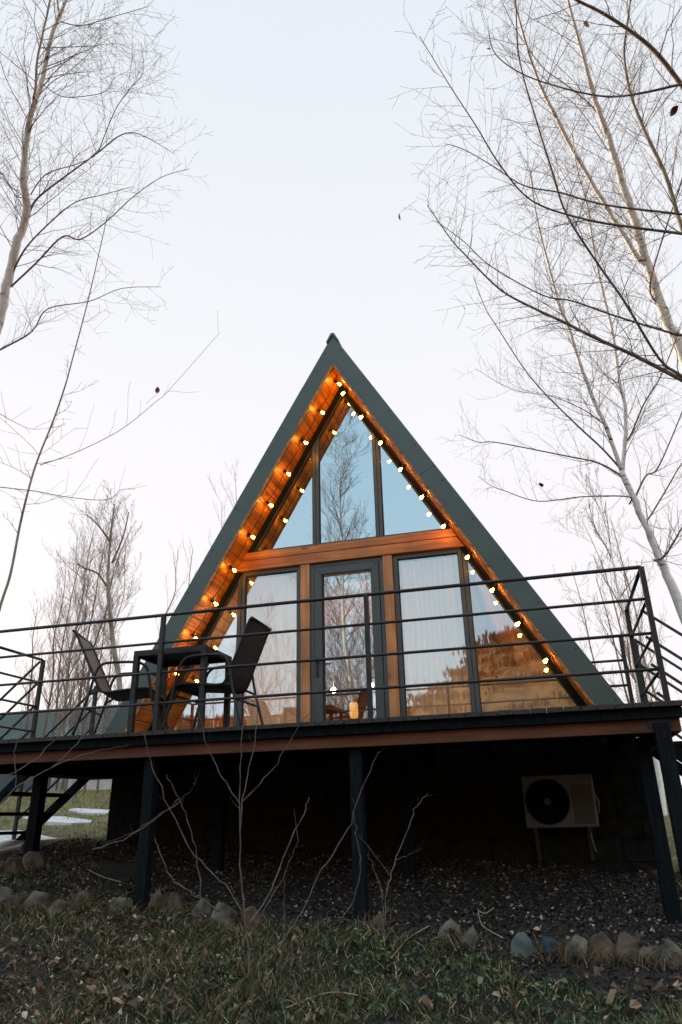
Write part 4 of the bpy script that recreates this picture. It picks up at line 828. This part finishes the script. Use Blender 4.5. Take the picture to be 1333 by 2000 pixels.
# tufts at the stones
tx, ty = [], []
for o in [o for o in S.objects if o.name.startswith('edging_stone')]:
    k = 130; tx.append(o.location.x+rng.normal(0, .10, k)); ty.append(o.location.y-.05+rng.normal(0, .06, k))
blades(np.concatenate(tx), np.concatenate(ty), .04, .15, .0025, 1.5, dm, 'dry_grass')
def bits(x, y, s0, s1, mt, name, lift=.01, curl=.5):
    n = len(x); z = g(x, y)+lift; s = rng.uniform(s0, s1, n); nrm = rng.normal(0, .55, (n, 3)); nrm[:, 2] = 1; nrm /= np.linalg.norm(nrm, axis=1)[:, None]
    t = rng.normal(0, 1, (n, 3)); u = np.cross(nrm, t); u /= np.linalg.norm(u, axis=1)[:, None]; v = np.cross(nrm, u); c = np.stack([x, y, z+rng.uniform(0, .02, n)], -1); S_ = s[:, None]; k = (curl*rng.uniform(.1, 1, n))[:, None]
    w = rng.uniform(.45, .8, n)[:, None]
    V = np.stack([c-u*S_, c-u*S_*.35+v*S_*w+nrm*S_*k, c+u*S_*.45+v*S_*w*.8+nrm*S_*k*.7, c+u*S_*1.05+nrm*S_*k*.3, c+u*S_*.45-v*S_*w*.9+nrm*S_*k, c-u*S_*.35-v*S_*w*.8+nrm*S_*k*.6], 1)
    V = V+rng.normal(0, 1, V.shape)*S_[:, :, None]*.22
    i = np.arange(n)[:, None]*6; q = np.concatenate([i+[0, 1, 2, 3], i+[0, 3, 4, 5]], 0); return tag(rawmesh(name, V.reshape(-1, 3), q, mt), kind='stuff')
fl = mat('fallen_leaves', (.2,.12,.07), .7, island=[(0, (.02,.013,.009)), (.55, (.10,.056,.034)), (.85, (.28,.19,.13)), (1, (.62,.50,.38))])
x, y = scatter(13000, -4.5, 4.2, -5.2, -1.8, lambda x, y: (y < edge(x)+.3) & patch(x, y, 3.3, .4)); bits(x, y, .006, .024, fl, 'fallen_leaves', .02, 1.1)
x, y = scatter(2600, -4.5, 4.2, -5.2, -3.2, lambda x, y: patch(x, y, 4.3, .8)); bits(x, y, .010, .032, fl, 'fallen_leaves', .05, 1.2)
x, y = scatter(200, -4.2, 4.0, -5.0, -2.6); bits(x, y, .022, .040, fl, 'fallen_leaves', .06, 1.2)
cm = mat('bark_chips', (.06,.045,.035), .85, island=[(0, (.014,.012,.011)), (.6, (.026,.021,.018)), (.9, (.08,.064,.053)), (1, (.34,.29,.24))])
x, y = scatter(42000, -3.6, 3.8, -3.5, .0, lambda x, y: (y > edge(x)-.05) & ((x > -1.8) | (y > -.9) | patch(x, y, 1, .5))); bits(x, y, .006, .02, cm, 'bark_chips', .004, .3)
x, y = scatter(260, -3.6, 3.8, -3.4, -.5); bits(x, y, .006, .013, mat('pale_chips', (.5,.46,.4), .8), 'pale_chips', .02)
# broad low leaves of winter weeds
wm = mat('weed_leaves', (.03,.07,.02), .5, island=[(0, (.006,.030,.014)), (.6, (.03,.075,.028)), (1, (.14,.18,.07))])
x, y = scatter(7000, -4.5, 4.2, -4.8, -2.2, lambda x, y: (y < edge(x)+.0) & patch(x, y, 6.1, .6)); bits(x, y, .010, .026, wm, 'ground_weeds', .035, .8)
b = MB()
for k, pts in enumerate(([(935, 1790), (945, 1825), (985, 1850)], [(935, 1793), (950, 1800), (967, 1788)], [(765, 1890), (800, 1850), (840, 1825)], [(875, 1840), (885, 1860), (893, 1876)], [(560, 1990), (640, 1960), (700, 1965)], [(170, 1710), (200, 1725), (235, 1735)])):
    pp = [hit(*q)+Vector((0, 0, .05)) for q in pts]; b.tube(smooth(pp), .0035, 5)
tag(b.build('fallen_twigs', mat('pale_dead_stems', (.35,.29,.2), .8)), kind='stuff')
